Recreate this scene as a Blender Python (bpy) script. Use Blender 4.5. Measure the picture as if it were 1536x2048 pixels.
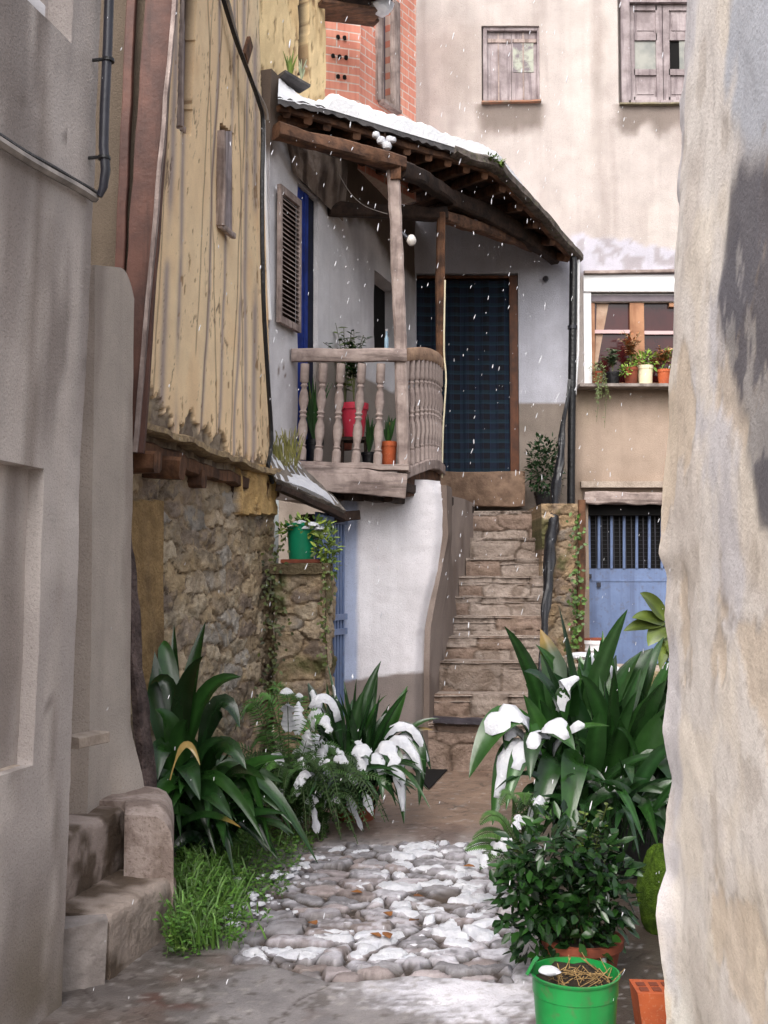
import bpy, bmesh, math, random
import numpy as np
from mathutils import Vector, Matrix
random.seed(7); RNG = np.random.default_rng(7)
SC = bpy.context.scene
for o in list(bpy.data.objects): bpy.data.objects.remove(o)

# ------------------------------------------------------------ camera, sky, sun, exposure
F = 2200.0; CAMZ = 1.6; TH = math.atan(136/F)
cd = bpy.data.cameras.new('camera'); cam = bpy.data.objects.new('camera', cd); SC.collection.objects.link(cam)
cam.location = (0, 0, CAMZ); cam.rotation_euler = (math.pi/2+TH, 0, 0)
cd.sensor_width = 36; cd.lens = F/2048*36; cd.clip_start = .05; cd.clip_end = 500
SC.camera = cam
SUN_EL, SUN_AZ = math.radians(46), math.radians(200)      # azimuth from +Y towards +X: behind the viewer
w = bpy.data.worlds.new("World"); SC.world = w; w.use_nodes = True
nt = w.node_tree; bg = nt.nodes['Background']
sky = nt.nodes.new('ShaderNodeTexSky'); sky.sky_type = 'NISHITA'; sky.sun_disc = False
sky.sun_elevation = SUN_EL; sky.sun_rotation = SUN_AZ; sky.air_density = 1.0; sky.dust_density = 6.0
hs = nt.nodes.new('ShaderNodeHueSaturation'); hs.inputs['Saturation'].default_value = .36
nt.links.new(sky.outputs[0], hs.inputs['Color']); nt.links.new(hs.outputs[0], bg.inputs[0]); bg.inputs[1].default_value = .15
sl = bpy.data.lights.new('sun', 'SUN'); sl.energy = .7; sl.angle = math.radians(60); sl.color = (1, .975, .985)
so = bpy.data.objects.new('sun', sl); SC.collection.objects.link(so)
sd = Vector((math.sin(SUN_AZ)*math.cos(SUN_EL), math.cos(SUN_AZ)*math.cos(SUN_EL), math.sin(SUN_EL)))
so.rotation_euler = sd.to_track_quat('Z', 'Y').to_euler(); so.location = (0, -5, 12)
SC.view_settings.view_transform = 'Standard'; SC.view_settings.look = 'None'
SC.view_settings.exposure = 1.0; SC.view_settings.gamma = 1

# ------------------------------------------------------------ placing: measured bearings -> metres
def ray(px, py):
    u = (px-768)/F; v = (1024-py)/F
    return np.array([u, math.cos(TH)-v*math.sin(TH), math.sin(TH)+v*math.cos(TH)])
def at(px, py, Y):
    d = ray(px, py); s = Y/d[1]; return np.array([d[0]*s, Y, CAMZ+d[2]*s])
def gnd(px, py, z=0.0):
    d = ray(px, py); s = (z-CAMZ)/d[2]; return np.array([d[0]*s, d[1]*s, z])
def toimg(P):
    x = P[..., 0]; y = P[..., 1]; z = P[..., 2]-CAMZ
    dep = y*math.cos(TH)+z*math.sin(TH); up = -y*math.sin(TH)+z*math.cos(TH)
    return 768+F*x/dep, 1024-F*up/dep
def S(r, g, b):
    f = lambda c: (c/255/12.92 if c <= 10 else ((c/255+.055)/1.055)**2.4)
    return np.array([f(r), f(g), f(b)])
def nrm(v):
    v = np.asarray(v, float); return v/(np.linalg.norm(v)+1e-12)

# ------------------------------------------------------------ noise
def _h(i, j, k):
    n = (i.astype(np.int64)*374761393 + j.astype(np.int64)*668265263 + k.astype(np.int64)*1274126177) & 0xffffffff
    n = ((n ^ (n >> 13))*1103515245) & 0xffffffff
    n = ((n ^ (n >> 16))*2246822519) & 0xffffffff
    return ((n ^ (n >> 15)) & 0xffff)/65535.0
def vn(x, y, z=0.0):
    x, y, z = np.broadcast_arrays(np.asarray(x, float), np.asarray(y, float), np.asarray(z, float))
    i = np.floor(x); j = np.floor(y); k = np.floor(z)
    f = x-i; g = y-j; h = z-k
    f = f*f*(3-2*f); g = g*g*(3-2*g); h = h*h*(3-2*h)
    r = 0
    for a in (0, 1):
        for b in (0, 1):
            for c in (0, 1):
                r = r + _h(i+a, j+b, k+c)*(f if a else 1-f)*(g if b else 1-g)*(h if c else 1-h)
    return r*2-1
def fbm(x, y, z=0.0, o=4):
    r = 0; a = 1; t = 0
    for q in range(o):
        r = r + a*vn(x*2**q+q*17.3, y*2**q+q*5.1, np.asarray(z)*2**q+q*9.7); t += a; a *= .5
    return r/t*1.4
def ss(a, b, x):
    t = np.clip((x-a)/(b-a), 0, 1); return t*t*(3-2*t)
def mixc(a, b, t):
    return a*(1-t[..., None])+np.asarray(b)*t[..., None]

class Stones:
    """irregular coursed cells: nearest and second nearest seed"""
    def __init__(s, L, H, w, h, jit=.42, seed=1, pw=2.6):
        r = np.random.default_rng(seed); s.w, s.h = w, h; s.pw = pw; P = []
        j = -1; y = -h
        while y < H+2*h:
            hh = h*r.uniform(.7, 1.35); x = -2*w+r.uniform(0, w)
            while x < L+2*w:
                ww = w*r.uniform(.6, 1.5); P.append((x+ww/2+r.uniform(-jit, jit)*w*.4, y+hh/2+r.uniform(-jit, jit)*h)); x += ww
            y += hh
        s.P = np.array(P); n = len(P); s.val = r.uniform(0, 1, (n, 6))
    def __call__(s, U, V):
        u = U.ravel(); v = V.ravel(); n = len(u); I = np.zeros(n, int); A = np.zeros(n); B = np.zeros(n)
        for a in range(0, n, 20000):
            q = slice(a, a+20000)
            dx = (u[q, None]-s.P[None, :, 0])/s.w; dy = (v[q, None]-s.P[None, :, 1])/s.h
            d = (np.abs(dx)**s.pw+np.abs(dy)**s.pw)**(1/s.pw)
            ix = np.argpartition(d, 2, axis=1)[:, :3]; dd = np.take_along_axis(d, ix, 1); o = np.argsort(dd, axis=1)
            ix = np.take_along_axis(ix, o, 1); dd = np.take_along_axis(dd, o, 1)
            I[q] = ix[:, 0]; A[q] = dd[:, 0]; B[q] = dd[:, 1]
        sh = U.shape
        return I.reshape(sh), A.reshape(sh), (B-A).reshape(sh)

# ------------------------------------------------------------ materials
MATS = {}
def mk(name, c1, c2=None, scale=3, rough=.85, bump=.25, bs=30, streak=None, vcol=False, spec=.3, speck=None, streak_axis=2, bdist=.02, trans=0, contrast=.12, metal=0):
    if name in MATS: return MATS[name]
    m = bpy.data.materials.new(name); m.use_nodes = True; t = m.node_tree; N = t.nodes; Lk = t.links
    b = N['Principled BSDF']; b.inputs['Roughness'].default_value = rough; b.inputs['Specular IOR Level'].default_value = spec
    b.inputs['Metallic'].default_value = metal
    tc = N.new('ShaderNodeTexCoord')
    def noise(sc, det=5, mp=None):
        n = N.new('ShaderNodeTexNoise'); n.inputs['Scale'].default_value = sc; n.inputs['Detail'].default_value = det; n.inputs['Roughness'].default_value = .6
        if mp:
            q = N.new('ShaderNodeMapping'); q.inputs['Scale'].default_value = mp; Lk.new(tc.outputs['Object'], q.inputs[0]); Lk.new(q.outputs[0], n.inputs[0])
        else: Lk.new(tc.outputs['Object'], n.inputs[0])
        return n.outputs['Fac']
    def ramp(s, a, c):
        r = N.new('ShaderNodeMapRange'); r.inputs[1].default_value = a; r.inputs[2].default_value = c; Lk.new(s, r.inputs[0]); return r.outputs[0]
    def mix(a, c, f, mode='MIX'):
        x = N.new('ShaderNodeMix'); x.data_type = 'RGBA'; x.blend_type = mode
        for sock, val in ((x.inputs[6], a), (x.inputs[7], c), (x.inputs[0], f)):
            if hasattr(val, 'is_linked'): Lk.new(val, sock)
            elif isinstance(val, (int, float)): sock.default_value = val
            else: sock.default_value = (*[float(q) for q in val[:3]], 1)
        return x.outputs[2]
    c2 = c1 if c2 is None else c2
    col = mix(c1, c2, ramp(noise(scale), .5-contrast, .5+contrast))
    if streak is not None:
        sc_, amt = streak[1], streak[2]; mp = [sc_]*3; mp[streak_axis] = sc_*.06
        f = ramp(noise(1.0, 6, tuple(mp)), .5, .68)
        mm = N.new('ShaderNodeMath'); mm.operation = 'MULTIPLY'; mm.inputs[1].default_value = amt; Lk.new(f, mm.inputs[0])
        col = mix(col, streak[0], mm.outputs[0])
    if speck is not None:
        f = ramp(noise(speck[1], 2), .56, .68)
        mm = N.new('ShaderNodeMath'); mm.operation = 'MULTIPLY'; mm.inputs[1].default_value = speck[2]; Lk.new(f, mm.inputs[0])
        col = mix(col, speck[0], mm.outputs[0])
    if vcol:
        a = N.new('ShaderNodeAttribute'); a.attribute_name = 'Col'
        col = mix(col, a.outputs['Color'], 1.0, 'MULTIPLY')
    Lk.new(col, b.inputs['Base Color'])
    if bump:
        n1 = noise(bs, 8); bp = N.new('ShaderNodeBump'); bp.inputs['Strength'].default_value = bump; bp.inputs['Distance'].default_value = bdist
        Lk.new(n1, bp.inputs['Height']); Lk.new(bp.outputs[0], b.inputs['Normal'])
    if trans:
        b.inputs['Transmission Weight'].default_value = trans
    MATS[name] = m; return m
W1 = (1, 1, 1)
M = dict(
 plaster=mk('plaster', W1, (.8, .8, .8), 3.5, .9, .38, 90, ((.74, .73, .73), 7, .45), True, speck=((.5, .49, .48), 150, .6), contrast=.2, bdist=.015),
 rough_plaster=mk('rough_plaster', W1, (.8, .79, .78), 4, .92, .7, 28, ((.72, .7, .68), 7, .45), True, speck=((.5, .48, .45), 220, .5), bdist=.03),
 wall_plaster=mk('wall_plaster', W1, (.9, .89, .89), 5, .92, .26, 80, None, True, speck=((.55, .52, .48), 170, .45), bdist=.02),
 stone=mk('stone', W1, (.7, .68, .66), 9, .9, .8, 40, None, True, speck=((.5, .47, .44), 120, .6), bdist=.03),
 concrete=mk('concrete', W1, (.7, .7, .71), 4, .42, .5, 60, None, True, spec=.45, speck=((.6, .58, .56), 90, .5), bdist=.01),
 cobble=mk('cobble', W1, (.72, .7, .7), 14, .6, .5, 70, None, True, spec=.4, speck=((.6, .58, .58), 150, .4), bdist=.01),
 earth=mk('earth', S(92, 80, 66), S(60, 52, 42), 6, .9, .9, 40, None, spec=.2, bdist=.04),
 snow=mk('snow', (.66, .665, .70), (.56, .57, .62), 16, .65, .9, 60, None, spec=.3, bdist=.01),
 wood_grey=mk('wood_grey', S(172, 156, 149), S(132, 117, 112), 6, .85, .6, 30, (S(70, 58, 54), 22, .7), bdist=.012),
 wood_grey_x=mk('wood_grey_x', S(172, 156, 149), S(132, 117, 112), 6, .85, .6, 30, (S(70, 58, 54), 22, .7), streak_axis=0, bdist=.012),
 wood_brown=mk('wood_brown', S(112, 78, 56), S(70, 48, 36), 7, .8, .6, 30, (S(42, 30, 24), 24, .7), bdist=.012),
 wood_brown_x=mk('wood_brown_x', S(116, 84, 64), S(72, 52, 42), 7, .8, .6, 30, (S(42, 30, 26), 24, .7), streak_axis=0, bdist=.012),
 wood_dark=mk('wood_dark', S(64, 48, 40), S(38, 29, 25), 7, .85, .6, 30, (S(24, 19, 17), 20, .6), streak_axis=1, bdist=.012),
 wood_red=mk('wood_red', S(98, 66, 56), S(72, 48, 42), 4, .6, .4, 30, (S(50, 34, 30), 24, .6), bdist=.01),
 wood_door=mk('wood_door', S(104, 62, 38), S(74, 44, 28), 6, .5, .2, 30, (S(50, 30, 20), 24, .6), bdist=.006),
 wood_pine=mk('wood_pine', S(176, 130, 98), S(150, 106, 78), 6, .5, .2, 30, (S(120, 76, 48), 24, .5), bdist=.006),
 shutter=mk('shutter_wood', S(166, 155, 156), S(130, 119, 120), 5, .8, .5, 30, (S(92, 80, 84), 20, .75), bdist=.01),
 bark=mk('bark', S(112, 96, 92), S(72, 60, 58), 9, .95, 1, 30, (S(50, 40, 40), 16, .6), bdist=.04),
 leaf=mk('leaf', W1, (.7, .75, .7), 12, .27, .2, 40, None, True, spec=.5, bdist=.004),
 leaf_matte=mk('leaf_matte', W1, (.7, .75, .65), 12, .5, .1, 60, None, True, spec=.4, bdist=.004),
 blue_metal=mk('blue_metal', S(112, 130, 166), S(100, 116, 150), 4, .45, .12, 40, (S(84, 92, 118), 10, .6), bdist=.006, speck=(S(96, 92, 96), 22, .35)),
 blue_cloth=mk('blue_cloth', S(36, 62, 150), S(24, 42, 110), 5, .8, .3, 60, (S(14, 22, 60), 30, .6), bdist=.01),
 black=mk('black_plastic', S(26, 26, 30), S(16, 16, 18), 8, .3, .4, 30, None, spec=.5, bdist=.02),
 pipe=mk('dark_pipe', S(46, 46, 56), S(34, 34, 42), 8, .4, .15, 30, None, spec=.5, bdist=.01),
 cable_grey=mk('cable_grey', S(160, 152, 146), S(120, 114, 110), 8, .5, .1, 30, None),
 dark=mk('dark_interior', S(14, 12, 12), S(9, 8, 8), 8, .9, 0),
 glass=mk('window_glass', S(70, 26, 26), S(44, 16, 18), 2.2, .12, 0, spec=.6, contrast=.2),
 pane=mk('dim_pane', S(150, 150, 142), S(120, 122, 118), 4, .25, 0, spec=.5),
 white_metal=mk('white_metal', S(240, 240, 240), S(232, 232, 234), 4, .4, .03, 30),
 white_paint=mk('white_paint', S(225, 222, 224), S(200, 196, 200), 4, .7, .2, 40, (S(150, 140, 140), 8, .5), bdist=.01),
 terracotta=mk('terracotta', S(190, 96, 56), S(160, 76, 46), 5, .75, .2, 60, None, speck=(S(200, 150, 120), 80, .3), bdist=.006),
 terra_dark=mk('terracotta_dark', S(138, 72, 50), S(104, 56, 42), 5, .8, .25, 60, None, bdist=.006),
 green_plastic=mk('green_plastic', S(26, 140, 66), S(20, 122, 56), 6, .38, .08, 60, (S(60, 96, 60), 14, .45), spec=.5, bdist=.004, speck=(S(92, 90, 66), 26, .4)),
 green_pot=mk('green_pot', S(14, 128, 92), S(12, 108, 76), 4, .45, .1, 60, None, bdist=.006),
 pink_plastic=mk('pink_plastic', S(226, 70, 92), S(206, 56, 78), 4, .35, .05, 60, None, bdist=.004),
 cream=mk('cream_plastic', S(232, 222, 190), S(218, 206, 172), 4, .4, .05, 60, None),
 soil=mk('soil', S(66, 54, 42), S(40, 33, 27), 20, .95, 1, 50, None, bdist=.03),
 straw=mk('straw', S(168, 138, 92), S(120, 96, 62), 20, .8, 0),
 slate=mk('slate', S(98, 94, 94), S(70, 68, 70), 8, .6, .5, 30, None, bdist=.02),
 tile=mk('roof_tile', S(134, 98, 78), S(92, 76, 66), 8, .8, .5, 30, None, speck=(S(96, 104, 70), 30, .6), bdist=.02),
 moss=mk('moss', S(92, 120, 40), S(62, 84, 30), 20, .95, 1, 90, None, spec=.1, bdist=.03),
 mortar=mk('mortar', S(180, 165, 152), S(150, 136, 124), 10, .9, .5, 60, None),
 bulb=mk('bulb_glass', S(215, 210, 205), S(200, 196, 190), 10, .15, 0, spec=.6),
 deadleaf=mk('dead_leaf', S(150, 100, 56), S(112, 70, 42), 20, .7, 0),
)
def brick_mat():
    m = bpy.data.materials.new('red_brick'); m.use_nodes = True; t = m.node_tree; N = t.nodes; Lk = t.links; b = N['Principled BSDF']
    uv = N.new('ShaderNodeUVMap'); uv.uv_map = 'UVMap'
    br = N.new('ShaderNodeTexBrick'); br.inputs['Scale'].default_value = 1; br.inputs['Brick Width'].default_value = .25; br.inputs['Row Height'].default_value = .085
    br.inputs['Mortar Size'].default_value = .008; br.inputs['Mortar Smooth'].default_value = .3; br.inputs['Bias'].default_value = -.2
    br.inputs['Color1'].default_value = (*S(220, 148, 126), 1); br.inputs['Color2'].default_value = (*S(206, 130, 110), 1); br.inputs['Mortar'].default_value = (*S(214, 192, 180), 1)
    Lk.new(uv.outputs[0], br.inputs['Vector'])
    ns = N.new('ShaderNodeTexNoise'); ns.inputs['Scale'].default_value = 9; ns.inputs['Detail'].default_value = 6
    mx = N.new('ShaderNodeMix'); mx.data_type = 'RGBA'; mx.blend_type = 'OVERLAY'; mx.inputs[0].default_value = .5
    Lk.new(br.outputs['Color'], mx.inputs[6]); Lk.new(ns.outputs['Fac'], mx.inputs[7]); Lk.new(mx.outputs[2], b.inputs['Base Color'])
    bp = N.new('ShaderNodeBump'); bp.inputs['Strength'].default_value = .6; bp.inputs['Distance'].default_value = .01; bp.invert = True
    Lk.new(br.outputs['Fac'], bp.inputs['Height']); Lk.new(bp.outputs[0], b.inputs['Normal']); b.inputs['Roughness'].default_value = .85
    return m
M['brick'] = brick_mat()
def plaid_mat():
    m = bpy.data.materials.new('plaid_cloth'); m.use_nodes = True; t = m.node_tree; N = t.nodes; Lk = t.links; b = N['Principled BSDF']
    tc = N.new('ShaderNodeUVMap'); tc.uv_map = 'UVMap'
    def stripes(axis, sc, w_):
        sp = N.new('ShaderNodeSeparateXYZ'); Lk.new(tc.outputs[0], sp.inputs[0])
        a = N.new('ShaderNodeMath'); a.operation = 'MULTIPLY'; a.inputs[1].default_value = sc; Lk.new(sp.outputs[axis], a.inputs[0])
        f = N.new('ShaderNodeMath'); f.operation = 'FRACT'; Lk.new(a.outputs[0], f.inputs[0])
        g = N.new('ShaderNodeMath'); g.operation = 'LESS_THAN'; g.inputs[1].default_value = w_; Lk.new(f.outputs[0], g.inputs[0]); return g.outputs[0]
    col = None
    cur = (*S(10, 12, 26), 1)
    for axis, sc, w_, c, amt in ((0, 6, .45, S(18, 34, 58), .6), (1, 9, .4, S(18, 48, 60), .55), (0, 12, .1, S(34, 48, 80), .35), (1, 9, .14, S(30, 56, 74), .4)):
        s = stripes(axis, sc, w_); mm = N.new('ShaderNodeMath'); mm.operation = 'MULTIPLY'; mm.inputs[1].default_value = amt; Lk.new(s, mm.inputs[0])
        x = N.new('ShaderNodeMix'); x.data_type = 'RGBA'; Lk.new(mm.outputs[0], x.inputs[0])
        if col is None: x.inputs[6].default_value = cur
        else: Lk.new(col, x.inputs[6])
        x.inputs[7].default_value = (*c, 1); col = x.outputs[2]
    Lk.new(col, b.inputs['Base Color']); b.inputs['Roughness'].default_value = .9
    return m
M['plaid'] = plaid_mat()

# ------------------------------------------------------------ object builders
def wl(o):
    v = np.zeros(3)
    while o is not None: v = v+np.array(o.location); o = o.parent
    return v
def tag(o, label=None, cat=None, group=None, kind=None):
    if label: o['label'] = label
    if cat: o['category'] = cat
    if group: o['group'] = group
    if kind: o['kind'] = kind
    return o
def thing(name, label, cat, loc, group=None):
    o = bpy.data.objects.new(name, None); SC.collection.objects.link(o); o.empty_display_size = .1
    o.location = [float(q) for q in loc]; return tag(o, label, cat, group)
def obj(name, V, Fc, mat, parent=None, col=None, uv=None, smooth=True, sharp=40, loc=None, **tg):
    """V in world metres (or local when loc is given)"""
    V = np.asarray(V, float)
    me = bpy.data.meshes.new(name)
    if loc is None: V = V-wl(parent) if parent is not None else V
    me.from_pydata(V.tolist(), [], Fc)
    if col is not None:
        a = me.attributes.new('Col', 'FLOAT_COLOR', 'POINT'); c = np.ones((len(V), 4)); c[:, :3] = np.asarray(col)[:, :3]; a.data.foreach_set('color', c.ravel())
    if uv is not None:
        l = me.uv_layers.new(name='UVMap'); vi = np.zeros(len(me.loops), int); me.loops.foreach_get('vertex_index', vi); l.data.foreach_set('uv', np.asarray(uv)[vi].ravel())
    me.materials.append(mat)
    if smooth:
        me.polygons.foreach_set('use_smooth', [True]*len(me.polygons)); me.set_sharp_from_angle(angle=math.radians(sharp))
    me.update(); o = bpy.data.objects.new(name, me); SC.collection.objects.link(o)
    if loc is not None: o.location = [float(q) for q in loc]
    if parent is not None: o.parent = parent
    return tag(o, tg.get('label'), tg.get('cat'), tg.get('group'), tg.get('kind'))
class MB:
    def __init__(s): s.V = []; s.F = []; s.C = []
    def add(s, V, Fc, c=(1, 1, 1)):
        n = len(s.V); s.V += [tuple(float(q) for q in v) for v in V]; s.F += [tuple(i+n for i in f) for f in Fc]
        c = np.asarray(c, float)
        s.C += [tuple(c)]*len(V) if c.ndim == 1 else [tuple(q) for q in c]
    def box(s, c, size, R=None, c_=(1, 1, 1)):
        c = np.asarray(c, float); h = np.asarray(size, float)/2; R = np.eye(3) if R is None else np.asarray(R, float)
        V = [c+R@(h*np.array(k)) for k in ((-1, -1, -1), (1, -1, -1), (1, 1, -1), (-1, 1, -1), (-1, -1, 1), (1, -1, 1), (1, 1, 1), (-1, 1, 1))]
        s.add(V, [(0, 3, 2, 1), (4, 5, 6, 7), (0, 1, 5, 4), (1, 2, 6, 5), (2, 3, 7, 6), (3, 0, 4, 7)], c_)
    def hexa(s, P, c_=(1, 1, 1)):
        s.add(P, [(0, 3, 2, 1), (4, 5, 6, 7), (0, 1, 5, 4), (1, 2, 6, 5), (2, 3, 7, 6), (3, 0, 4, 7)], c_)
    def beam(s, p, q, w_, h_, seg=12, rough=.006, up=(0, 0, 1), ch=.18, sag=0, seed=0, taper=1.0, c_=(1, 1, 1)):
        p = np.asarray(p, float); q = np.asarray(q, float); t = nrm(q-p); sd_ = nrm(np.cross(t, up)); u2 = np.cross(sd_, t)
        prof = []
        for a, b in ((-1, -1+ch), (-1+ch, -1), (1-ch, -1), (1, -1+ch), (1, 1-ch), (1-ch, 1), (-1+ch, 1), (-1, 1-ch)): prof.append((a*w_/2, b*h_/2))
        n = len(prof); V = []
        for i in range(seg+1):
            f = i/seg; c = p+(q-p)*f+u2*(-sag*4*f*(1-f)); k = 1+(taper-1)*f
            for a, b in prof:
                P = c+sd_*a*k+u2*b*k
                d = rough*np.array([fbm(P[0]*5+seed, P[1]*5, P[2]*5, 3), fbm(P[0]*5, P[1]*5+seed+9, P[2]*5, 3), fbm(P[0]*5, P[1]*5, P[2]*5+seed+21, 3)])
                V.append(P+d)
        Fc = [tuple(reversed(range(n))), tuple(range(seg*n, seg*n+n))]
        for i in range(seg):
            for k in range(n): Fc.append((i*n+k, i*n+(k+1) % n, (i+1)*n+(k+1) % n, (i+1)*n+k))
        s.add(V, Fc, c_)
    def tube(s, P, R, n=8, c_=(1, 1, 1)):
        P = [np.asarray(p, float) for p in P]; R = [R]*len(P) if np.isscalar(R) else R; V = []; ref = np.array([.31, .2, .93])
        for i, p in enumerate(P):
            t = nrm(P[min(i+1, len(P)-1)]-P[max(i-1, 0)]); a = nrm(np.cross(t, ref)); b = np.cross(t, a)
            for k in range(n): V.append(p+R[i]*(a*math.cos(k*2*math.pi/n)+b*math.sin(k*2*math.pi/n)))
        Fc = [tuple(reversed(range(n))), tuple(range((len(P)-1)*n, len(P)*n))]
        for i in range(len(P)-1):
            for k in range(n): Fc.append((i*n+k, i*n+(k+1) % n, (i+1)*n+(k+1) % n, (i+1)*n+k))
        s.add(V, Fc, c_)
    def lathe(s, prof, c, n=28, c_=(1, 1, 1), wob=0):
        c = np.asarray(c, float); V = []; Fc = []; m = len(prof)
        for k in range(n):
            a = 2*math.pi*k/n
            for r, z in prof:
                rr = r*(1+wob*math.sin(3*a+z*9)); V.append(c+np.array([rr*math.cos(a), rr*math.sin(a), z]))
        for k in range(n):
            for i in range(m-1): Fc.append((k*m+i, ((k+1) % n)*m+i, ((k+1) % n)*m+i+1, k*m+i+1))
        s.add(V, Fc, c_)
    def build(s, name, mat, parent=None, **k):
        return obj(name, s.V, s.F, mat, parent, col=s.C, **k)
def axis(L, step, br):
    a = list(np.linspace(0, L, max(2, int(round(L/step))+1)))
    for b in br:
        a = [q for q in a if abs(q-b) > step*.45] + [b-.0015, b+.0015]
    return np.array(sorted(q for q in a if -1e-6 <= q <= L+1e-6))
def patch(name, C, mat, parent=None, step=.03, disp=None, thick=.1, ub=(), vb=(), warp=None, sharp=50, world_col=None, **tg):
    BL, BR, TR, TL = [np.asarray(c, float) for c in C]
    Lu = (np.linalg.norm(BR-BL)+np.linalg.norm(TR-TL))/2; Lv = (np.linalg.norm(TL-BL)+np.linalg.norm(TR-BR))/2
    us = axis(Lu, step, ub); vs = axis(Lv, step, vb); U, V = np.meshgrid(us, vs)
    a = (U/Lu)[..., None]; b = (V/Lv)[..., None]
    P = BL*(1-a)*(1-b)+BR*a*(1-b)+TR*a*b+TL*(1-a)*b
    n = nrm(np.cross(BR-BL, TL-BL)); P0 = P.copy()
    if warp is not None: P = warp(U, V, P, Lu, Lv)
    col = np.ones(P.shape)
    if disp is not None:
        r = disp(U, V, P)
        d, c = r if isinstance(r, tuple) else (r, None)
        P = P+n*np.asarray(d)[..., None]
        if c is not None: col = c
    h, w_ = U.shape; idx = np.arange(h*w_).reshape(h, w_)
    Fc = np.stack([idx[:-1, :-1], idx[:-1, 1:], idx[1:, 1:], idx[1:, :-1]], -1).reshape(-1, 4).tolist()
    Vx = P.reshape(-1, 3); cx = col.reshape(-1, 3); uvx = np.stack([U, V], -1).reshape(-1, 2)
    ring = list(idx[0, :])+list(idx[1:, -1])+list(idx[-1, -2::-1])+list(idx[-2:0:-1, 0])
    nb = len(Vx); Bk = (P0 if warp is None else P).reshape(-1, 3)[ring]-n*thick
    m = len(ring)
    for k in range(m): Fc.append([int(ring[(k+1) % m]), int(ring[k]), nb+k, nb+(k+1) % m])
    Fc.append([nb+k for k in reversed(range(m))])
    Vx = np.vstack([Vx, Bk]); cx = np.vstack([cx, cx[ring]]); uvx = np.vstack([uvx, uvx[ring]])
    return obj(name, Vx, [tuple(f) for f in Fc], mat, parent, col=cx, uv=uvx, sharp=sharp, **tg)
def inrect(x, y, a, b, c, d): return ((x > a) & (x < b) & (y > c) & (y < d)).astype(float)

# ============================================================ GROUND
G0 = MB(); G0.box((0, 5, -.09), (120, 120, .1)); G0.build('ground', M['earth'], kind='structure', smooth=False)
COB = Stones(2.2, 3.2, .155, .105, seed=5, jit=.55)
def path_edge(X, Y):
    """>0 inside the cobbled part"""
    l = np.interp(Y, [4.4, 4.8, 5.6, 6.6, 7.0], [-.50, -.64, -.66, -.5, -.45]); r = np.interp(Y, [4.4, 4.9, 5.6, 6.6, 7.0], [.5, .62, .66, .62, .6])
    n = .06*fbm(X*5, Y*5, 3)
    front = 4.56+.20*np.clip(-X, 0, 1)*1.0+.05*fbm(X*4, 0*X, 1)+.04*np.sin(X*9)
    return np.minimum.reduce([X-l+n, r-X+n, Y-front, 6.85-Y+n])
def pave(U, V, P):
    X = P[..., 0]; Y = P[..., 1]
    e = path_edge(X, Y); inside = ss(-.02, .04, e)
    z = .012*fbm(X*1.2, Y*1.2, 0)+.003*fbm(X*14, Y*14, 2)-.05*inside
    c = np.broadcast_to(S(142, 137, 137), P.shape).copy()
    far = ss(6.7, 7.4, Y+.2*fbm(X*3, Y*3, 7)); c = mixc(c, S(142, 120, 104), far)
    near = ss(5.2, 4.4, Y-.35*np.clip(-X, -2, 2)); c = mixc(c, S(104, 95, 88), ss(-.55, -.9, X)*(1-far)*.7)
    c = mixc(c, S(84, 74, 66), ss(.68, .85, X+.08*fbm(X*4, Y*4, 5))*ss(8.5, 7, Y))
    br = ss(.25, .5, fbm(X*2.5, Y*2.5, 11)); c = mixc(c, S(98, 76, 66), br*.5)
    gm = ss(.15, .5, fbm(X*4+9, Y*4, 12))*ss(-.8, -1.05, X); c = mixc(c, S(112, 112, 74), gm*.8)
    ix, iy = toimg(np.stack([X, Y, 0*X], -1)); rb_ = ss(1, .4, np.hypot((ix-350)/110, (iy-1998)/30))*ss(-.1, .3, fbm(X*9, Y*9, 61)); c = mixc(c, S(92, 62, 54), rb_*.8)
    sl_ = ss(.1, 1.0, (1.35-np.hypot((ix-955)/165, (iy-1985)/62))+.35*fbm(X*3, Y*12, 65)+.45*fbm(X*40, Y*50, 66, 3)); sl_ = np.maximum(sl_, .6*ss(.2, 1, 1.2-np.hypot((ix-790)/200, (iy-1975)/45)+.5*fbm(X*30, Y*40, 67, 3)-.3)); c = mixc(c, S(236, 234, 242), np.clip(sl_*1.1, 0, 1)*.95); z = z+.004*sl_
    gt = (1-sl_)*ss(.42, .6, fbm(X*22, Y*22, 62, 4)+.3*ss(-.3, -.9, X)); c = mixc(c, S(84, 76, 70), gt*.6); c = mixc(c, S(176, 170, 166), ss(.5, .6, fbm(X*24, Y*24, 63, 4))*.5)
    cr = np.abs(fbm(X*1.6+3, Y*2.4, 21, 3)); c = mixc(c, S(60, 50, 44), ss(.02, .0, cr)*.8); z = z-.006*ss(.02, 0, cr)
    return z, c
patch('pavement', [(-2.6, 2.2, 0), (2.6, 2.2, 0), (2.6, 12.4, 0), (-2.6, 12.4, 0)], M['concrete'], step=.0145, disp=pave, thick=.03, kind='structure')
def cob_h(U, V):
    I, a, e = COB(U+.08*fbm(U*4.5, V*4.5, 1)+.014*fbm(U*20, V*20, 2), V+.07*fbm(U*4.5, V*4.5, 4)+.014*fbm(U*20, V*20, 3)); v = COB.val[I]
    dome = ss(0, .26, e)**.8
    return I, e, v, -.030+dome*(.018+.028*v[..., 0]**1.5+.03*(v[..., 4]-.5)*(a-.3))+.007*fbm(U*14, V*14, 6)+.003*fbm(U*40, V*40, 7)
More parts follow.
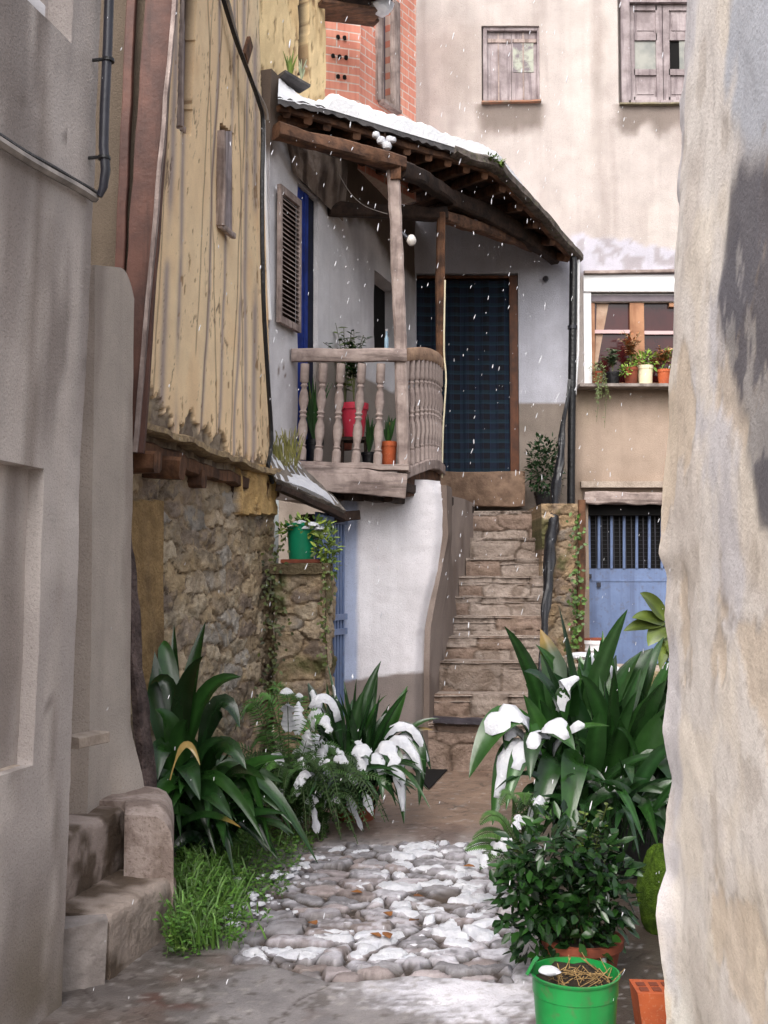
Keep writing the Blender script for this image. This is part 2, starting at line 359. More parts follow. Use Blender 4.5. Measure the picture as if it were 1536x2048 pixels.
def cob(U, V, P):
    I, e, v, h = cob_h(U, V)
    pal = np.array([S(156, 154, 158), S(142, 140, 144), S(162, 153, 154), S(136, 134, 138), S(166, 163, 168), S(154, 143, 141)])
    c = pal[(v[..., 1]*5.99).astype(int)]*(.8+.4*v[..., 2:3])
    c = mixc(c, S(68, 59, 52), ss(.19, .04, e)); c = mixc(c, S(92, 80, 70), ss(.15, .5, fbm(U*3, V*3, 44))*.45)
    X = P[..., 0]; Y = P[..., 1]; ix, iy = toimg(np.stack([X, Y, 0*X], -1))
    rg = np.clip(.95*ss(0, 1, 1.35-np.hypot((ix-890)/190, (iy-1790)/130))+.8*ss(0, 1, 1.25-np.hypot((ix-760)/300, (iy-1895)/50))+.6*ss(0, 1, 1.3-np.hypot((ix-540)/90, (iy-1760)/100))+.22, 0, 1)
    dm_ = ss(.0, .45, rg-.62+.5*(v[..., 3]-.45)+.3*fbm(X*9, Y*9, 35)+.35*fbm(X*45, Y*45, 36, 2))*ss(.06, .3, e); c = mixc(c, S(210, 208, 216), dm_*.75)
    ed = path_edge(P[..., 0], P[..., 1]); h = h-.06*ss(.03, -.03, ed)
    return h, c
CB = [(-.95, 4.3, 0), (.95, 4.3, 0), (.95, 7.05, 0), (-.95, 7.05, 0)]
patch('cobbled_path', CB, M['cobble'], step=.011, disp=cob, thick=.05, kind='structure')
def snow_path(U, V, P):
    I, e, v, h = cob_h(U, V); X = P[..., 0]; Y = P[..., 1]; ed = path_edge(X, Y)
    ix, iy = toimg(np.stack([X, Y, 0*X], -1))
    reg = 1.0*ss(0, 1, 1.3-np.hypot((ix-880)/170, (iy-1790)/120))+.9*ss(0, 1, 1.25-np.hypot((ix-800)/190, (iy-1885)/40))+.8*ss(0, 1, 1.2-np.hypot((ix-560)/130, (iy-1905)/45)) \
        +.9*ss(0, 1, 1.3-np.hypot((ix-530)/75, (iy-1745)/75))+.8*ss(0, 1, 1.3-np.hypot((ix-900)/110, (iy-1700)/35))+.7*ss(0, 1, 1.2-np.hypot((ix-690)/60, (iy-1693)/16))
    m = np.clip(reg, 0, 1)*.8+.25*fbm(X*3.5, Y*3.5, 31)+.75*(v[..., 3]-.45)-.68+.22*fbm(X*22, Y*22, 33)
    t = np.clip(m, -1, .3)*.05*ss(.02, .25, e)-.018*ss(.28, .02, e)
    return h+t-.06*ss(.05, -.0, ed)+.004*fbm(X*30, Y*30, 8)*(m > 0), None
patch('path_snow', CB, M['snow'], step=.011, disp=snow_path, thick=.06, kind='stuff', label='melting snow capping the rounded cobbles of the path', cat='snow')
# ============================================================ LEFT GREY HOUSE, STEPS, PILLAR
DIR = np.array([.21, 1, 0])
hb = at(125, 1985, 4.25); hb[2] = 0
gh = thing('house', 'grey rendered house on the left with recessed niche and cables on its wall', 'house', hb)
top = at(214, -400, 4.25); zt = top[2]
BR_ = np.array([hb[0], 4.25, -.02]); TR_ = top
def gback(P, Y): return P+DIR*(Y-P[1])
def grey_wall(U, V, P):
    ix, iy = toimg(P)
    c = np.broadcast_to(S(180, 171, 167), P.shape).copy()
    c = mixc(c, S(206, 197, 192), ss(.1, .4, fbm(P[..., 1]*3, P[..., 2]*2.2, 48))*.7); c = mixc(c, S(132, 124, 120), ss(.15, .45, fbm(P[..., 1]*4, P[..., 2]*1.6, 58))*.6); c = mixc(c, S(110, 100, 84), ss(.5, .05, P[..., 2]+.2*fbm(P[..., 1]*6, P[..., 2]*3, 68))*.7)
    c = mixc(c, S(150, 140, 135), ss(.0, .6, fbm(P[..., 1]*2, P[..., 2]*.8, 3)))
    c = mixc(c, S(204, 194, 188), ss(.15, .5, fbm(P[..., 1]*9, P[..., 2]*.9, 8))*.7); c = mixc(c, S(126, 114, 106), ss(.2, .55, fbm(P[..., 1]*7, P[..., 2]*.7, 18))*.6); c = mixc(c, S(96, 86, 80), ss(.012, 0, np.abs(fbm(P[..., 1]*2, P[..., 2]*1.4, 28)))*ss(.1, .4, fbm(P[..., 1]*2, P[..., 2]*2, 38))*.8)
    c = mixc(c, S(120, 108, 92), ss(.6, .0, P[..., 2])*ss(-.2, .5, fbm(P[..., 1]*4, P[..., 2]*4, 5))*.8)
    d = .012*fbm(P[..., 1]*1.5, P[..., 2]*1.5, 1)+.003*fbm(P[..., 1]*12, P[..., 2]*12, 2)
    yy = P[..., 1]; zz = P[..., 2]
    return d-.06*inrect(yy, zz, 2.4, nY, nz0, nz1)-.10*inrect(yy, zz, 2.2, wY, wz0, 4.6), c
# niche and window limits along the wall
def wallY(px):   # depth at which the wall crosses the bearing px near eye height
    k = (px-768)/F; x0 = BR_[0]*.75+TR_[0]*.25
    return (x0-DIR[0]*4.25)/(k-DIR[0])
nY = wallY(80); nz1 = at(80, 938, nY)[2]; nz0 = at(60, 1530, nY)[2]; wY = wallY(95); wz0 = at(100, 85, wY)[2]
C = [gback(BR_, 1.2), BR_, TR_, gback(TR_, 1.2)]
LuG = (np.linalg.norm(C[1]-C[0])); fY = lambda y: (y-1.2)/(4.25-1.2)*LuG
patch('wall', C, M['plaster'], gh, step=.045, disp=grey_wall, thick=1.5, ub=(fY(nY), fY(wY)), vb=(nz0+.02, nz1+.02, wz0+.02))
mb = MB(); p = at(112, 92, wY); q = gback(p, 2.2)
mb.beam(p+np.array([-.02, -.03, .0]), q, .03, .05, seg=4, rough=.001)
wf = mb.build('window', M['white_paint'], gh)
mb = MB(); mb.beam(p+np.array([-.04, -.05, .1]), gback(p, 2.2)+np.array([-.04, 0, .1]), .03, .06, seg=4, rough=.001); mb.build('frame', M['white_paint'], wf)
mb = MB(); a = at(60, 1530, nY); 
mb.beam(np.array([a[0]-.075, nY-.005, nz0-.02]), gback(np.array([a[0]-.075, nY, nz0-.02]), 2.4), .10, .045, seg=6, rough=.003); mb.build('sill', M['mortar'], gh)

# black downpipe bend and cables on the corner
th = thing('downpipe', 'dark plastic conduit pipe down the corner of the grey house', 'pipe', at(205, 0, 4.2))
mb = MB(); pts = [(215, -350), (210, -100), (207, 0), (204, 100), (198, 220), (196, 300), (200, 345), (195, 380), (187, 398)]
mb.tube([at(x, y, 4.22)+np.array([.03, -.03, 0]) for x, y in pts], [.019]*7+[.017, .012], 10); mb.build('tube', M['pipe'], th)
for x, y in ((205, 128), (197, 322)):
    mb = MB(); mb.tube([at(x, y-3, 4.22)+np.array([.03, -.03, 0]), at(x, y+3, 4.22)+np.array([.03, -.03, 0])], .025, 10); mb.beam(at(x-16, y, 4.22)+np.array([.0, -.03, 0]), at(x+6, y, 4.22)+np.array([.02, -.045, 0]), .008, .012, seg=2, rough=0); mb.build('bracket', M['black'], th)
def cable(name, label, pts, r, mat, n=6):
    mb = MB(); P = [np.asarray(p, float) for p in pts]; Q = []
    for i in range(len(P)-1):
        for k in range(4):
            t = k/4; p0 = P[max(i-1, 0)]; p1 = P[i]; p2 = P[i+1]; p3 = P[min(i+2, len(P)-1)]
            Q.append(.5*((2*p1)+(-p0+p2)*t+(2*p0-5*p1+4*p2-p3)*t*t+(-p0+3*p1-3*p2+p3)*t**3))
    Q.append(P[-1]); mb.tube(Q, r, n); return mb.build(name, mat, label=label, cat='cable')
cl = [(-60, 245, 3.75), (0, 284, 3.84), (50, 316, 3.95), (100, 345, 4.05), (150, 372, 4.15), (186, 398, 4.21)]
gN = nrm(np.cross(C[1]-C[0], C[2]-C[1]))
def on_grey(px, py, off=0.0):
    d = ray(px, py); o = np.array([0, 0, CAMZ]); t = np.dot(C[1]+gN*off-o, gN)/np.dot(d, gN); return o+d*t
cable('cable', 'thick pale cable sagging across the grey left wall', [on_grey(x, y, .03) for x, y, d in cl[:-1]]+[at(190, 397, 4.2)], .018, M['cable_grey'])
cable('cable', 'thin black cable running just above the pale cable on the grey wall', [on_grey(x, y-13+4*math.sin(x*.06), .03) for x, y, d in cl[:-1]]+[at(193, 385, 4.21)], .009, M['black'])

# rounded pillar beyond the doorway
pb = gnd(235, 1600, .5)
PA = at(190, 1000, 4.95); PBk = at(270, 1000, 5.36)
ctop = [at(182, 532, 4.95), at(192, 530, 4.97), at(215, 533, 5.05), at(240, 541, 5.18), at(258, 553, 5.27), at(268, 575, 5.34), at(271, 620, 5.36)]
mb = MB(); rows = []
zs = list(np.linspace(.45, 2.9, 26))
def pil(Yt, z):   # x drift of the edge with height (batter)
    return 0
nseg = 14; V = []; Fc = []
for j in range(41):
    f = j/40
    for i in range(nseg+1):
        t = i/nseg
        ix = 190+80*t+ (14-0)*ss(.6, 1, np.array(1-f))*t*0
        Yd = 5.15+.45*t
        ytop = 530+8*t+60*max(0, (t-.62)/.38)**2.2
        ybot = 1632-34*t
        y = ybot+(ytop-ybot)*f
        lean = np.interp(y, [530, 1000, 1450, 1600], [0, -6, -10, 6 if t > .6 else -14])
        xx = ix+lean*(1 if t > .5 else 1)
        flare = 16*ss(1440, 1580, np.array(float(y)))*ss(.5, 1, np.array(t))
        P = at(xx+flare, y, Yd); P[0] += .006*fbm(P[1]*4, P[2]*3, 2); V.append(P)
fr = np.array(V).reshape(41, nseg+1, 3); bk = fr+np.array([-.5, .12, 0])
lf = fr[:, 0]+np.array([-.6, -.0, 0])
allV = np.concatenate([fr.reshape(-1, 3), bk[:, -1], lf]); n0 = 41*(nseg+1); n1 = n0+41
for j in range(40):
    for i in range(nseg): Fc.append((j*(nseg+1)+i, j*(nseg+1)+i+1, (j+1)*(nseg+1)+i+1, (j+1)*(nseg+1)+i))
    Fc.append((j*(nseg+1)+nseg, n0+j, n0+j+1, (j+1)*(nseg+1)+nseg)); Fc.append((n1+j, j*(nseg+1), (j+1)*(nseg+1), n1+j+1)); Fc.append((n0+j, n1+j, n1+j+1, n0+j+1))
Fc.append(tuple([40*(nseg+1)+i for i in range(nseg+1)]+[n0+40, n1+40]))
cc = np.broadcast_to(S(190, 178, 168), allV.shape).copy(); cc = mixc(cc, S(158, 145, 136), ss(0, .5, fbm(allV[:, 1]*5, allV[:, 2]*.9, 4))*.8)
obj('pillar', allV, Fc, M['plaster'], col=cc, label='rounded rendered wall end standing beside the left steps', cat='pillar')
mb = MB(); mb.beam(at(140, 1486, 4.72), at(202, 1472, 4.9), .10, .05, seg=5, rough=.004); mb.build('ledge', M['mortar'], label='small pale stone ledge in the left doorway above the steps', cat='ledge')

# steps
st = thing('stone_steps', 'two worn stone steps up to the left doorway with rounded cheek', 'steps', gnd(250, 1900))
def step_block(name, bl, br, z0, z1, back, colr, near_cap=True, seed=0):
    bl = np.array([bl[0], bl[1], z0]); br = np.array([br[0], br[1], z0]); mb_ = None
    inw = nrm(np.array([-(br-bl)[1], (br-bl)[0], 0]))*back
    # profile swept from near to far: rounded nosing
    prof = [(0, z0), (0, z0+(z1-z0)*.5), (0, z1-.03), (.008, z1-.012), (.03, z1), (back*.5, z1+.006), (back, z1+.004), (back, z0)]
    prof = [tuple(np.array(prof[i])*(1-k/4)+np.array(prof[i+1])*k/4) for i in range(len(prof)-1) for k in range(4)]+[prof[-1]]
    V = []; seg = 44; n = len(prof); inn = nrm(inw)
    for i in range(seg+1):
        f = i/seg; b = bl+(br-bl)*f
        for (d, z) in prof:
            P = b+inn*d; P[2] = z
            e = np.array([fbm(P[0]*6+seed, P[1]*6, P[2]*6, 3), 0, .7*fbm(P[0]*6, P[1]*6+seed, P[2]*6+5, 3)])*.012*(z > z0+.01)+np.array([fbm(P[0]*24, P[1]*24, P[2]*24, 3), 0, fbm(P[0]*24, P[1]*24, P[2]*24+4, 3)])*.005*(z > z0+.01)
            V.append(P+e)
    Fc = [tuple(range(n)), tuple(reversed(range(seg*n, seg*n+n)))]
    for i in range(seg):
        for k in range(n): Fc.append((i*n+k, (i+1)*n+k, (i+1)*n+(k+1) % n, i*n+(k+1) % n))
    V = np.array(V); c = mixc(np.broadcast_to(colr, V.shape).copy(), S(100, 86, 74), ss(-.1, .35, fbm(V[:, 0]*7, V[:, 1]*7, V[:, 2]*7)))
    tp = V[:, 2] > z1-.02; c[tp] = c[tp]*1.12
    return obj(name, V, Fc, M['rough_plaster'], st, col=c)
a0 = gnd(219, 1960); a1 = gnd(350, 1860)
step_block('step', a0, a1, -.01, .25, .5, S(164, 150, 140))
b0 = gnd(140, 1799, .25); b1 = gnd(262, 1728, .25); b0[1] -= .1; b0[0] -= .02
step_block('step', b0, b1, .24, .53, .7, S(172, 157, 149), seed=5)
# near end patch of grey render and far cheek
mb = MB(); e0 = gnd(212, 1965); e1 = gnd(135, 1990)
mb.hexa([e1+[-.1, .0, -.01], e0+[.0, -.02, -.01], e0+[-.02, .06, 0], e1+[-.1, .15, 0], e1+[-.1, -.0, .23], e0+[.004, -.0, .245], e0+[-.02, .06, .25], e1+[-.1, .15, .25]]); mb.build('render_patch', mk('grey_render', S(150, 142, 138), S(124, 116, 112), 8, .85, .5, 40), st)
V = []; ch_near = gnd(352, 1862); prof = []
# cheek: section in X-Z, extruded in Y
for x, z in ((.0, -.01), (.0, .2), (-.002, .42), (-.014, .49), (-.04, .535), (-.08, .555), (-.14, .562), (-.3, .562), (-.6, .56), (-.6, -.01)): prof.append((x, z))
n = len(prof); seg = 9
for i in range(seg+1):
    for x, z in prof:
        y = ch_near[1]-.05+i*.06; xx = max(x, -.225) if i < 4 else x; V.append(((356-768)/F*y-.004+xx+.005*fbm(x*9, z*9, i*.7), y, z-(.03 if i == 0 else .008 if i == 1 else 0)*(z > .4)+.006*fbm(x*8, y*8, 3)*(z > .1)))
Fc = [tuple(reversed(range(n))), tuple(range(seg*n, seg*n+n))]
for i in range(seg):
    for k in range(n): Fc.append((i*n+k, i*n+(k+1) % n, (i+1)*n+(k+1) % n, (i+1)*n+k))
Fc = [tuple(reversed(f)) for f in Fc]
obj('cheek', V, Fc, mk('cheek_render', S(176, 160, 152), S(140, 124, 116), 5, .85, .5, 40, (S(110, 96, 86), 5, .5), contrast=.05, speck=(S(100, 84, 72), 60, .5)), st)
# landing in the doorway behind the steps
mb = MB(); q0 = b0+np.array([-.5, .05, 0]); 
mb.hexa([q0+[0, 0, -.25], b0+[-.3, .1, -.25], b1+[-.12, .3, -.25], q0+[.0, .9, -.25], q0+[0, 0, .26], b0+[-.3, .1, .262], b1+[-.12, .3, .262], q0+[0, .9, .26]]); mb.build('landing', mk('landing_render', S(174, 158, 150), S(146, 130, 122), 6, .9, .5, 40), st)
# weathered timber leaning behind the pillar
mb = MB(); mb.beam(at(298, 1590, 5.7), at(246, 1060, 5.75), .11, .05, seg=30, rough=.016, ch=.3); mb.build('old_timber', M['bark'], label='weathered bark covered timber leaning behind the rounded pillar', cat='timber')

# ============================================================ YELLOW HOUSE
yb = at(265, 830, 5.95); yb[2] = 0
yh = thing('house', 'old ochre plastered half timbered house with crumbling edge over rubble stone', 'house', yb)
YBL = at(258, 905, 5.95); YBR = at(545, 965, 8.55); YTR = at(505, -420, 8.6); YTL = at(386, -420, 5.95)
def seg_line(px, py, pts):
    xs = [p[1] for p in pts]; return px-np.interp(py, xs, [p[0] for p in pts])
JAG = [(265, 770), (300, 800), (335, 800), (345, 850), (400, 835), (440, 880), (480, 905), (520, 925), (545, 935)]
def yellow(U, V, P):
    ix, iy = toimg(P)
    c = np.broadcast_to(S(252, 222, 180), P.shape).copy()
    n1 = fbm(U*1.3, V*1.3, 2); c = mixc(c, S(254, 228, 188), ss(-.1, .5, n1)*.7); c = mixc(c, S(242, 204, 158), ss(.15, .6, fbm(U*3, V*2.2, 7))*.5)
    c = mixc(c, S(232, 214, 180), ss(380, 40, iy+60*fbm(U*3, V*2, 6))*ss(430, 560, ix)*.8)
    d = .008*fbm(U*1.3, V*1.0, 1)+.0012*fbm(U*9, V*9, 3)
    # exposed vertical studs
    for px0, px1, wd in ((352, 320, 6), (368, 352, 4), (440, 405, 3), (468, 438, 3), (512, 508, 5), (500, 470, 3), (490, 492, 4)):
        lx = np.interp(iy, [100, 850], [px0, px1])+2.5*fbm(iy*.006, px0, 0, 2); s_ = np.exp(-((ix-lx)/wd)**2)*ss(.0, .4, fbm(iy*.004, px0*3.1, 4)+.4)
        c = mixc(c, S(176, 160, 154), s_*.95); d = d-.002*s_
    for px0, px1 in ((330, 290), (405, 372), (425, 392), (478, 452), (396, 425), (455, 478), (530, 528)):
        lx = np.interp(iy, [0, 880], [px0+20, px1+10])+1.5*fbm(iy*.012, px0*.7, 1, 2); c = mixc(c, S(120, 98, 82), np.exp(-((ix-lx)/1.1)**2)*ss(-.35, .05, fbm(iy*.005, px0*2.3, 9))*.8)
    pit = ss(.64, .72, fbm(U*30, V*12, 9)+.3*fbm(U*2.2, V*1.5, 12)+.2*ss(470, 540, ix)); c = mixc(c, S(150, 118, 84), pit*.8); d = d-.004*pit
    crk = ss(.022, .0, np.abs(fbm(U*4+.1*fbm(U*20, V*20, 1), V*.6, 15)))*ss(-.2, .1, fbm(U*2, V*2, 16)); c = mixc(c, S(104, 82, 66), crk*.85); d = d-.004*crk
    # fallen plaster along the bottom
    jy = np.interp(ix, [p[0] for p in JAG], [p[1] for p in JAG])+30*fbm(U*8, 0*U, 20)+14*fbm(U*26, V*20, 21)+10*fbm(U*80, V*30, 26)
    low = ss(-3, 3, iy-jy); lath = .5+.5*np.sin(U*70+4*fbm(U*3, V*4, 3))
    cl_ = mixc(np.broadcast_to(S(160, 146, 128), P.shape).copy(), S(116, 102, 90), ss(-.2, .5, fbm(U*16, V*5, 24))); cl_ = mixc(cl_, S(170, 150, 120), ss(.2, .6, fbm(U*9, V*9, 25))*.6)
    c = c*(1-low[..., None])+cl_*low[..., None]; d = d-low*(.025+.02*fbm(U*26, V*9, 22)+.01*fbm(U*60, V*60, 27))
    # boarded openings
    for k, (x0, y0, x1, y1) in enumerate(((352, -200, 388, 268), (440, 245, 467, 462))):
        lx = x0+(0 if k else np.interp(iy, [0, 270], [8, 0])); rx = x1+(0 if k else np.interp(iy, [0, 270], [6, -8])); by = y1+(ix-x0)*.7-14
        r_ = ((ix > lx) & (ix < rx) & (iy < by) & (iy > y0+(ix-x0)*.9)).astype(float)
        d = np.where(r_ > 0, -.07, d); c = np.where(r_[..., None] > 0, S(96, 82, 74), c)
    return d, c
patch('plaster_wall', [YBL, YBR, YTR, YTL], M['wall_plaster'], yh, step=.014, disp=yellow, thick=.35)
yn = nrm(np.cross(YBR-YBL, YTL-YBL)); yu = nrm(YBR-YBL)
def on_yellow(px, py, off=0.0):
    d = ray(px, py); o = np.array([0, 0, CAMZ]); p0 = YBL+yn*off
    # plane through BL,BR,middle top
    n = nrm(np.cross(YBR-YBL, (YTL+YTR)/2-(YBL+YBR)/2)); t = np.dot(p0-o, n)/np.dot(d, n); return o+d*t
for x0, y0, x1, y1, l in ((357, -150, 385, 262, 'tall whitish board infill'), (443, 262, 466, 460, 'short greyish board infill')):
    mb = MB(); a, b, c_, d_ = on_yellow(x0+3, y0, .03), on_yellow(x1-2, y0, .03), on_yellow(x1-2, y1+6, .03), on_yellow(x0+1, y1-8, .03)
    inn = -yn*.03; mb.hexa([d_+inn, c_+inn, c_, d_, a+inn, b+inn, b, a]); bw = mb.build('boarded_window', M['shutter'], yh)
    mb = MB(); mb.beam(on_yellow(x0, y0, .03), on_yellow(x0-1, y1-8, .03), .035, .06, seg=10, rough=.006, up=yn); mb.beam(on_yellow(x0-2, y1-10, .03), on_yellow(x1+1, y1+12, .03), .04, .03, seg=5, rough=.005, up=yn); mb.build('frame', M['wood_grey'], bw)
# upper ochre wall above gallery roof
UBL = at(522, 240, 8.62); UBR = at(652, 215, 9.75); UTR = at(640, -420, 9.75); UTL = at(500, -420, 8.62)
def upper_y(U, V, P):
    ix, iy = toimg(P); c = np.broadcast_to(S(238, 212, 164), P.shape).copy(); c = mixc(c, S(200, 166, 120), ss(.1, .5, fbm(U*6, V*3, 3))*.6)
    d = .016*fbm(U*3, V*2, 1)+.006*fbm(U*14, V*9, 3)
    g = inrect(ix, iy, 598, 617, -400, 150); c = np.where(g[..., None] > 0, S(52, 50, 60), c); d = d-.12*g
    pit = ss(.4, .6, fbm(U*24, V*9, 9)); c = mixc(c, S(140, 110, 80), pit*.7); d = d-.01*pit
    return d, c
patch('upper_wall', [UBL, UBR, UTR, UTL], M['wall_plaster'], yh, step=.018, disp=upper_y, thick=.3)
# near gable end: olive render + red brown corner board
E0 = at(180, 905, 5.97); E1 = at(262, 905, 5.97)
def olive(U, V, P):
    c = np.broadcast_to(S(120, 106, 90), P.shape).copy(); c = mixc(c, S(98, 86, 74), ss(0, .5, fbm(U*4, V*.8, 2))); return .01*fbm(U*3, V*2, 4), c
patch('gable_wall', [at(40, 905, 5.92), at(264, 905, 5.92), at(380, -420, 5.92), at(60, -420, 5.92)], M['plaster'], yh, step=.05, disp=olive, thick=.2)
mb = MB(); b0_ = [at(250, 905, 5.88), at(267, 905, 5.88), at(386, -420, 5.88), at(318, -420, 5.88)]
bk_ = [q+np.array([0, .06, 0]) for q in b0_]
mb.beam((b0_[0]+b0_[1])/2+[0, 0, -.0], (b0_[2]+b0_[3])/2, .16, .06, seg=30, rough=.006, up=(0, 1, 0)); mb.build('corner_board', M['wood_red'], yh)
mb = MB(); mb.beam(at(270, 905, 5.84), at(388, -420, 5.84), .025, .04, seg=40, rough=.006, up=(0, 1, 0)); mb.build('corner_strip', M['wood_grey'], yh)
mb = MB(); mb.beam(at(236, 640, 5.87), at(282, -420, 5.87), .05, .05, seg=20, rough=.004, up=(0, 1, 0)); mb.build('corner_post', M['wood_red'], yh)
# ledge timbers below the plaster
mb = MB(); mb.beam(on_yellow(255, 846, .02), on_yellow(545, 948, .02), .14, .045, seg=60, rough=.022, ch=.3); mb.build('ledge', mk('ledge_mud', S(176, 154, 120), S(130, 112, 92), 14, .95, .9, 40, None, bdist=.03), yh)
mb = MB(); mb.beam(on_yellow(250, 895, -.06), on_yellow(540, 985, -.06), .16, .1, seg=40, rough=.02, ch=.25); mb.build('sill_beam', M['wood_brown'], yh)
for (x, y, Yd, ln, r) in ((352, 935, 6.35, .5, .055), (300, 925, 6.0, .4, .05), (398, 960, 7.0, .4, .05), (462, 985, 7.8, .4, .05), (505, 985, 8.2, .35, .045)):
    mb = MB(); p = at(x, y, Yd); mb.beam(p+yn*.04, p-yn*ln, .11, .12, seg=6, rough=.014, ch=.35, seed=x); mb.build('joist_end', M['wood_brown'], yh)
# rubble stone ground floor
SBL = np.array([-1.5, 5.9, -.05]); SBR = np.array([-.86, 8.6, -.05]); STR = np.array([-.88, 8.6, 2.55]); STL = np.array([-1.52, 5.9, 2.55])
RUB = Stones(3, 2.8, .30, .12, seed=11, pw=4.5)
SPAL = np.array([S(188, 170, 146), S(172, 156, 134), S(158, 142, 126), S(198, 182, 158), S(178, 158, 130), S(146, 130, 116), S(170, 162, 152)])
def rubble(U, V, P, st_=RUB, moss=0.0, gap=.035):
    I, a, e = st_(U+.06*fbm(U*5, V*5, 1)+.015*fbm(U*22, V*22, 2), V+.05*fbm(U*5, V*5, 5)+.015*fbm(U*22, V*22, 6)); v = st_.val[I]
    dm = ss(0, .16, e)
    tilt = (v[..., 3]-.5)*.5*(a-.4)+(v[..., 4]-.5)*.12*np.sin(V*14+v[..., 5]*9)
    d = dm*(.008+.018*v[..., 0]+.04*tilt)+.014*fbm(U*8, V*8, 3)+.010*fbm(U*24, V*24, 8)+.006*fbm(U*55, V*55, 9)
    c = SPAL[(v[..., 1]*6.99).astype(int)]*(.8+.35*v[..., 2:3])
    c = mixc(c, c*.66, ss(.0, .5, fbm(U*13, V*13, 11))*.8); c = mixc(c, S(186, 164, 130), ss(.2, .5, fbm(U*20, V*20, 13))*.5)
    c = mixc(c, S(200, 172, 130), ss(.0, .5, fbm(U*3, V*3, 14))*.4)
    c = mixc(c, S(168, 146, 118), ss(.14, .03, e)*ss(-.6, .1, fbm(U*4, V*4, 18))*.9); c = mixc(c, S(84, 70, 58), ss(.05, .0, e)*ss(-.2, .2, fbm(U*5, V*5, 19))*.9)
    if moss: 
        m = ss(.25-.4*moss, .6, fbm(U*5, V*5, 31)+.15*fbm(U*30, V*30, 4)); c = mixc(c, S(86, 92, 48), m*.8); d = d+.01*m
    return d, c
def rub_wall(U, V, P):
    d, c = rubble(U, V, P); ix, iy = toimg(P)
    c = mixc(c, S(100, 96, 58), ss(520, 580, ix)*ss(1080, 1180, iy)*ss(-.3, .4, fbm(U*5, V*4, 33))*.8)
    c = mixc(c, S(92, 88, 56), ss(1.2, .2, P[..., 2])*ss(-.1, .5, fbm(U*4, V*4, 35))*.7)
    pan = inrect(ix, iy, 200, 313, 1000, 1400); d = np.where(pan > 0, .05+.006*fbm(U*6, V*3, 2), d); c = np.where(pan[..., None] > 0, mixc(np.broadcast_to(S(158, 130, 90), P.shape).copy(), S(120, 98, 72), ss(-.1, .6, fbm(U*3, V*1.5, 40))), c)
    ch_ = ((ix > 463) & (ix < 540) & (iy < 1030) & (iy > 930)).astype(float)*ss(-.5, -.1, fbm(U*8, V*6, 44)); d = d*(1-ch_)+ch_*(.07+.012*fbm(U*12, V*6, 45)); c = mixc(c, S(214, 176, 116), ch_*.9)
    return d, c
patch('stone_wall', [SBL, SBR, STR, STL], M['stone'], yh, step=.013, disp=rub_wall, thick=.25)
mb = MB(); mb.beam(at(240, 1000, 6.2), at(318, 1012, 6.75), .08, .1, seg=8, rough=.012); mb.build('door_lintel', M['wood_dark'], yh)
# stones of ground-floor corner block sticking out
# cables draped over the ochre wall
cable('cable', 'black cable bundle hanging diagonally over the ochre wall', [on_yellow(x, y, .05) for x, y in ((430, -60), (450, 10), (472, 80), (495, 140), (518, 205), (526, 250), (524, 400), (527, 600), (536, 760), (543, 880), (536, 935), (545, 965))], .017, M['black'])
cable('cable', 'grey cable twisted beside the black bundle on the ochre wall', [on_yellow(x, y, .04) for x, y in ((437, -60), (458, 10), (478, 90), (505, 165), (530, 215), (535, 240))], .014, M['cable_grey'])
cable('cable', 'thin dark crooked wire on the near part of the ochre wall', [on_yellow(x, y, .03) for x, y in ((350, 250), (342, 330), (345, 400), (350, 480), (354, 560))], .005, M['pipe'])
th = thing('old_board', 'small weathered board nailed to the ochre wall beside the cables', 'board', on_yellow(495, 100, .03))
mb = MB(); mb.beam(on_yellow(490, 118, .03), on_yellow(500, 84, .03), .09, .03, seg=4, rough=.004, up=yn); mb.build('plank', M['wood_brown'], th)
cable('cable', 'white pipe with dark clips beside the white wall strip', [at(527, 240, 8.55), at(531, 400, 8.55), at(536, 560, 8.55), at(540, 640, 8.55)], .014, M['white_metal'])
# loose tile with grass beside the roof end
mb = MB(); mb.beam(at(560, 150, 8.75), at(610, 178, 8.9), .16, .03, seg=4, rough=.006, ch=.3); mb.build('roof_slate', M['slate'], label='mossy loose slate at the left end of the gallery roof', cat='slate')

# ============================================================ STONE PIER WITH POT
pr0 = at(550, 1130, 8.3); pr1 = at(652, 1130, 8.3)
pier = thing('stone_pier', 'mossy rubble stone pier carrying the green flowerpot', 'pier', (pr0[0], 8.3, 0))
PIE = Stones(.6, 1.8, .28, .15, seed=23, pw=5)
def pier_d(U, V, P): d, c = rubble(U, V, P, PIE, moss=.5); return d*1.2, c*.85
patch('front', [(pr0[0], 8.3, -.03), (pr1[0], 8.3, -.03), (pr1[0], 8.3, 1.68), (pr0[0], 8.3, 1.68)], M['stone'], pier, step=.012, disp=pier_d, thick=.5)
patch('side', [(pr1[0]+.01, 8.32, -.03), (pr1[0]+.01, 8.85, -.03), (pr1[0]+.01, 8.85, 1.66), (pr1[0]+.01, 8.32, 1.66)], M['stone'], pier, step=.014, disp=pier_d, thick=.02)
mb = MB(); mb.beam((pr0[0]-.03, 8.5, 1.69), (pr1[0]+.04, 8.5, 1.69), .5, .08, seg=14, rough=.02, ch=.1, c_=S(104, 92, 70)); mb.build('cap_stone', M['stone'], pier, )

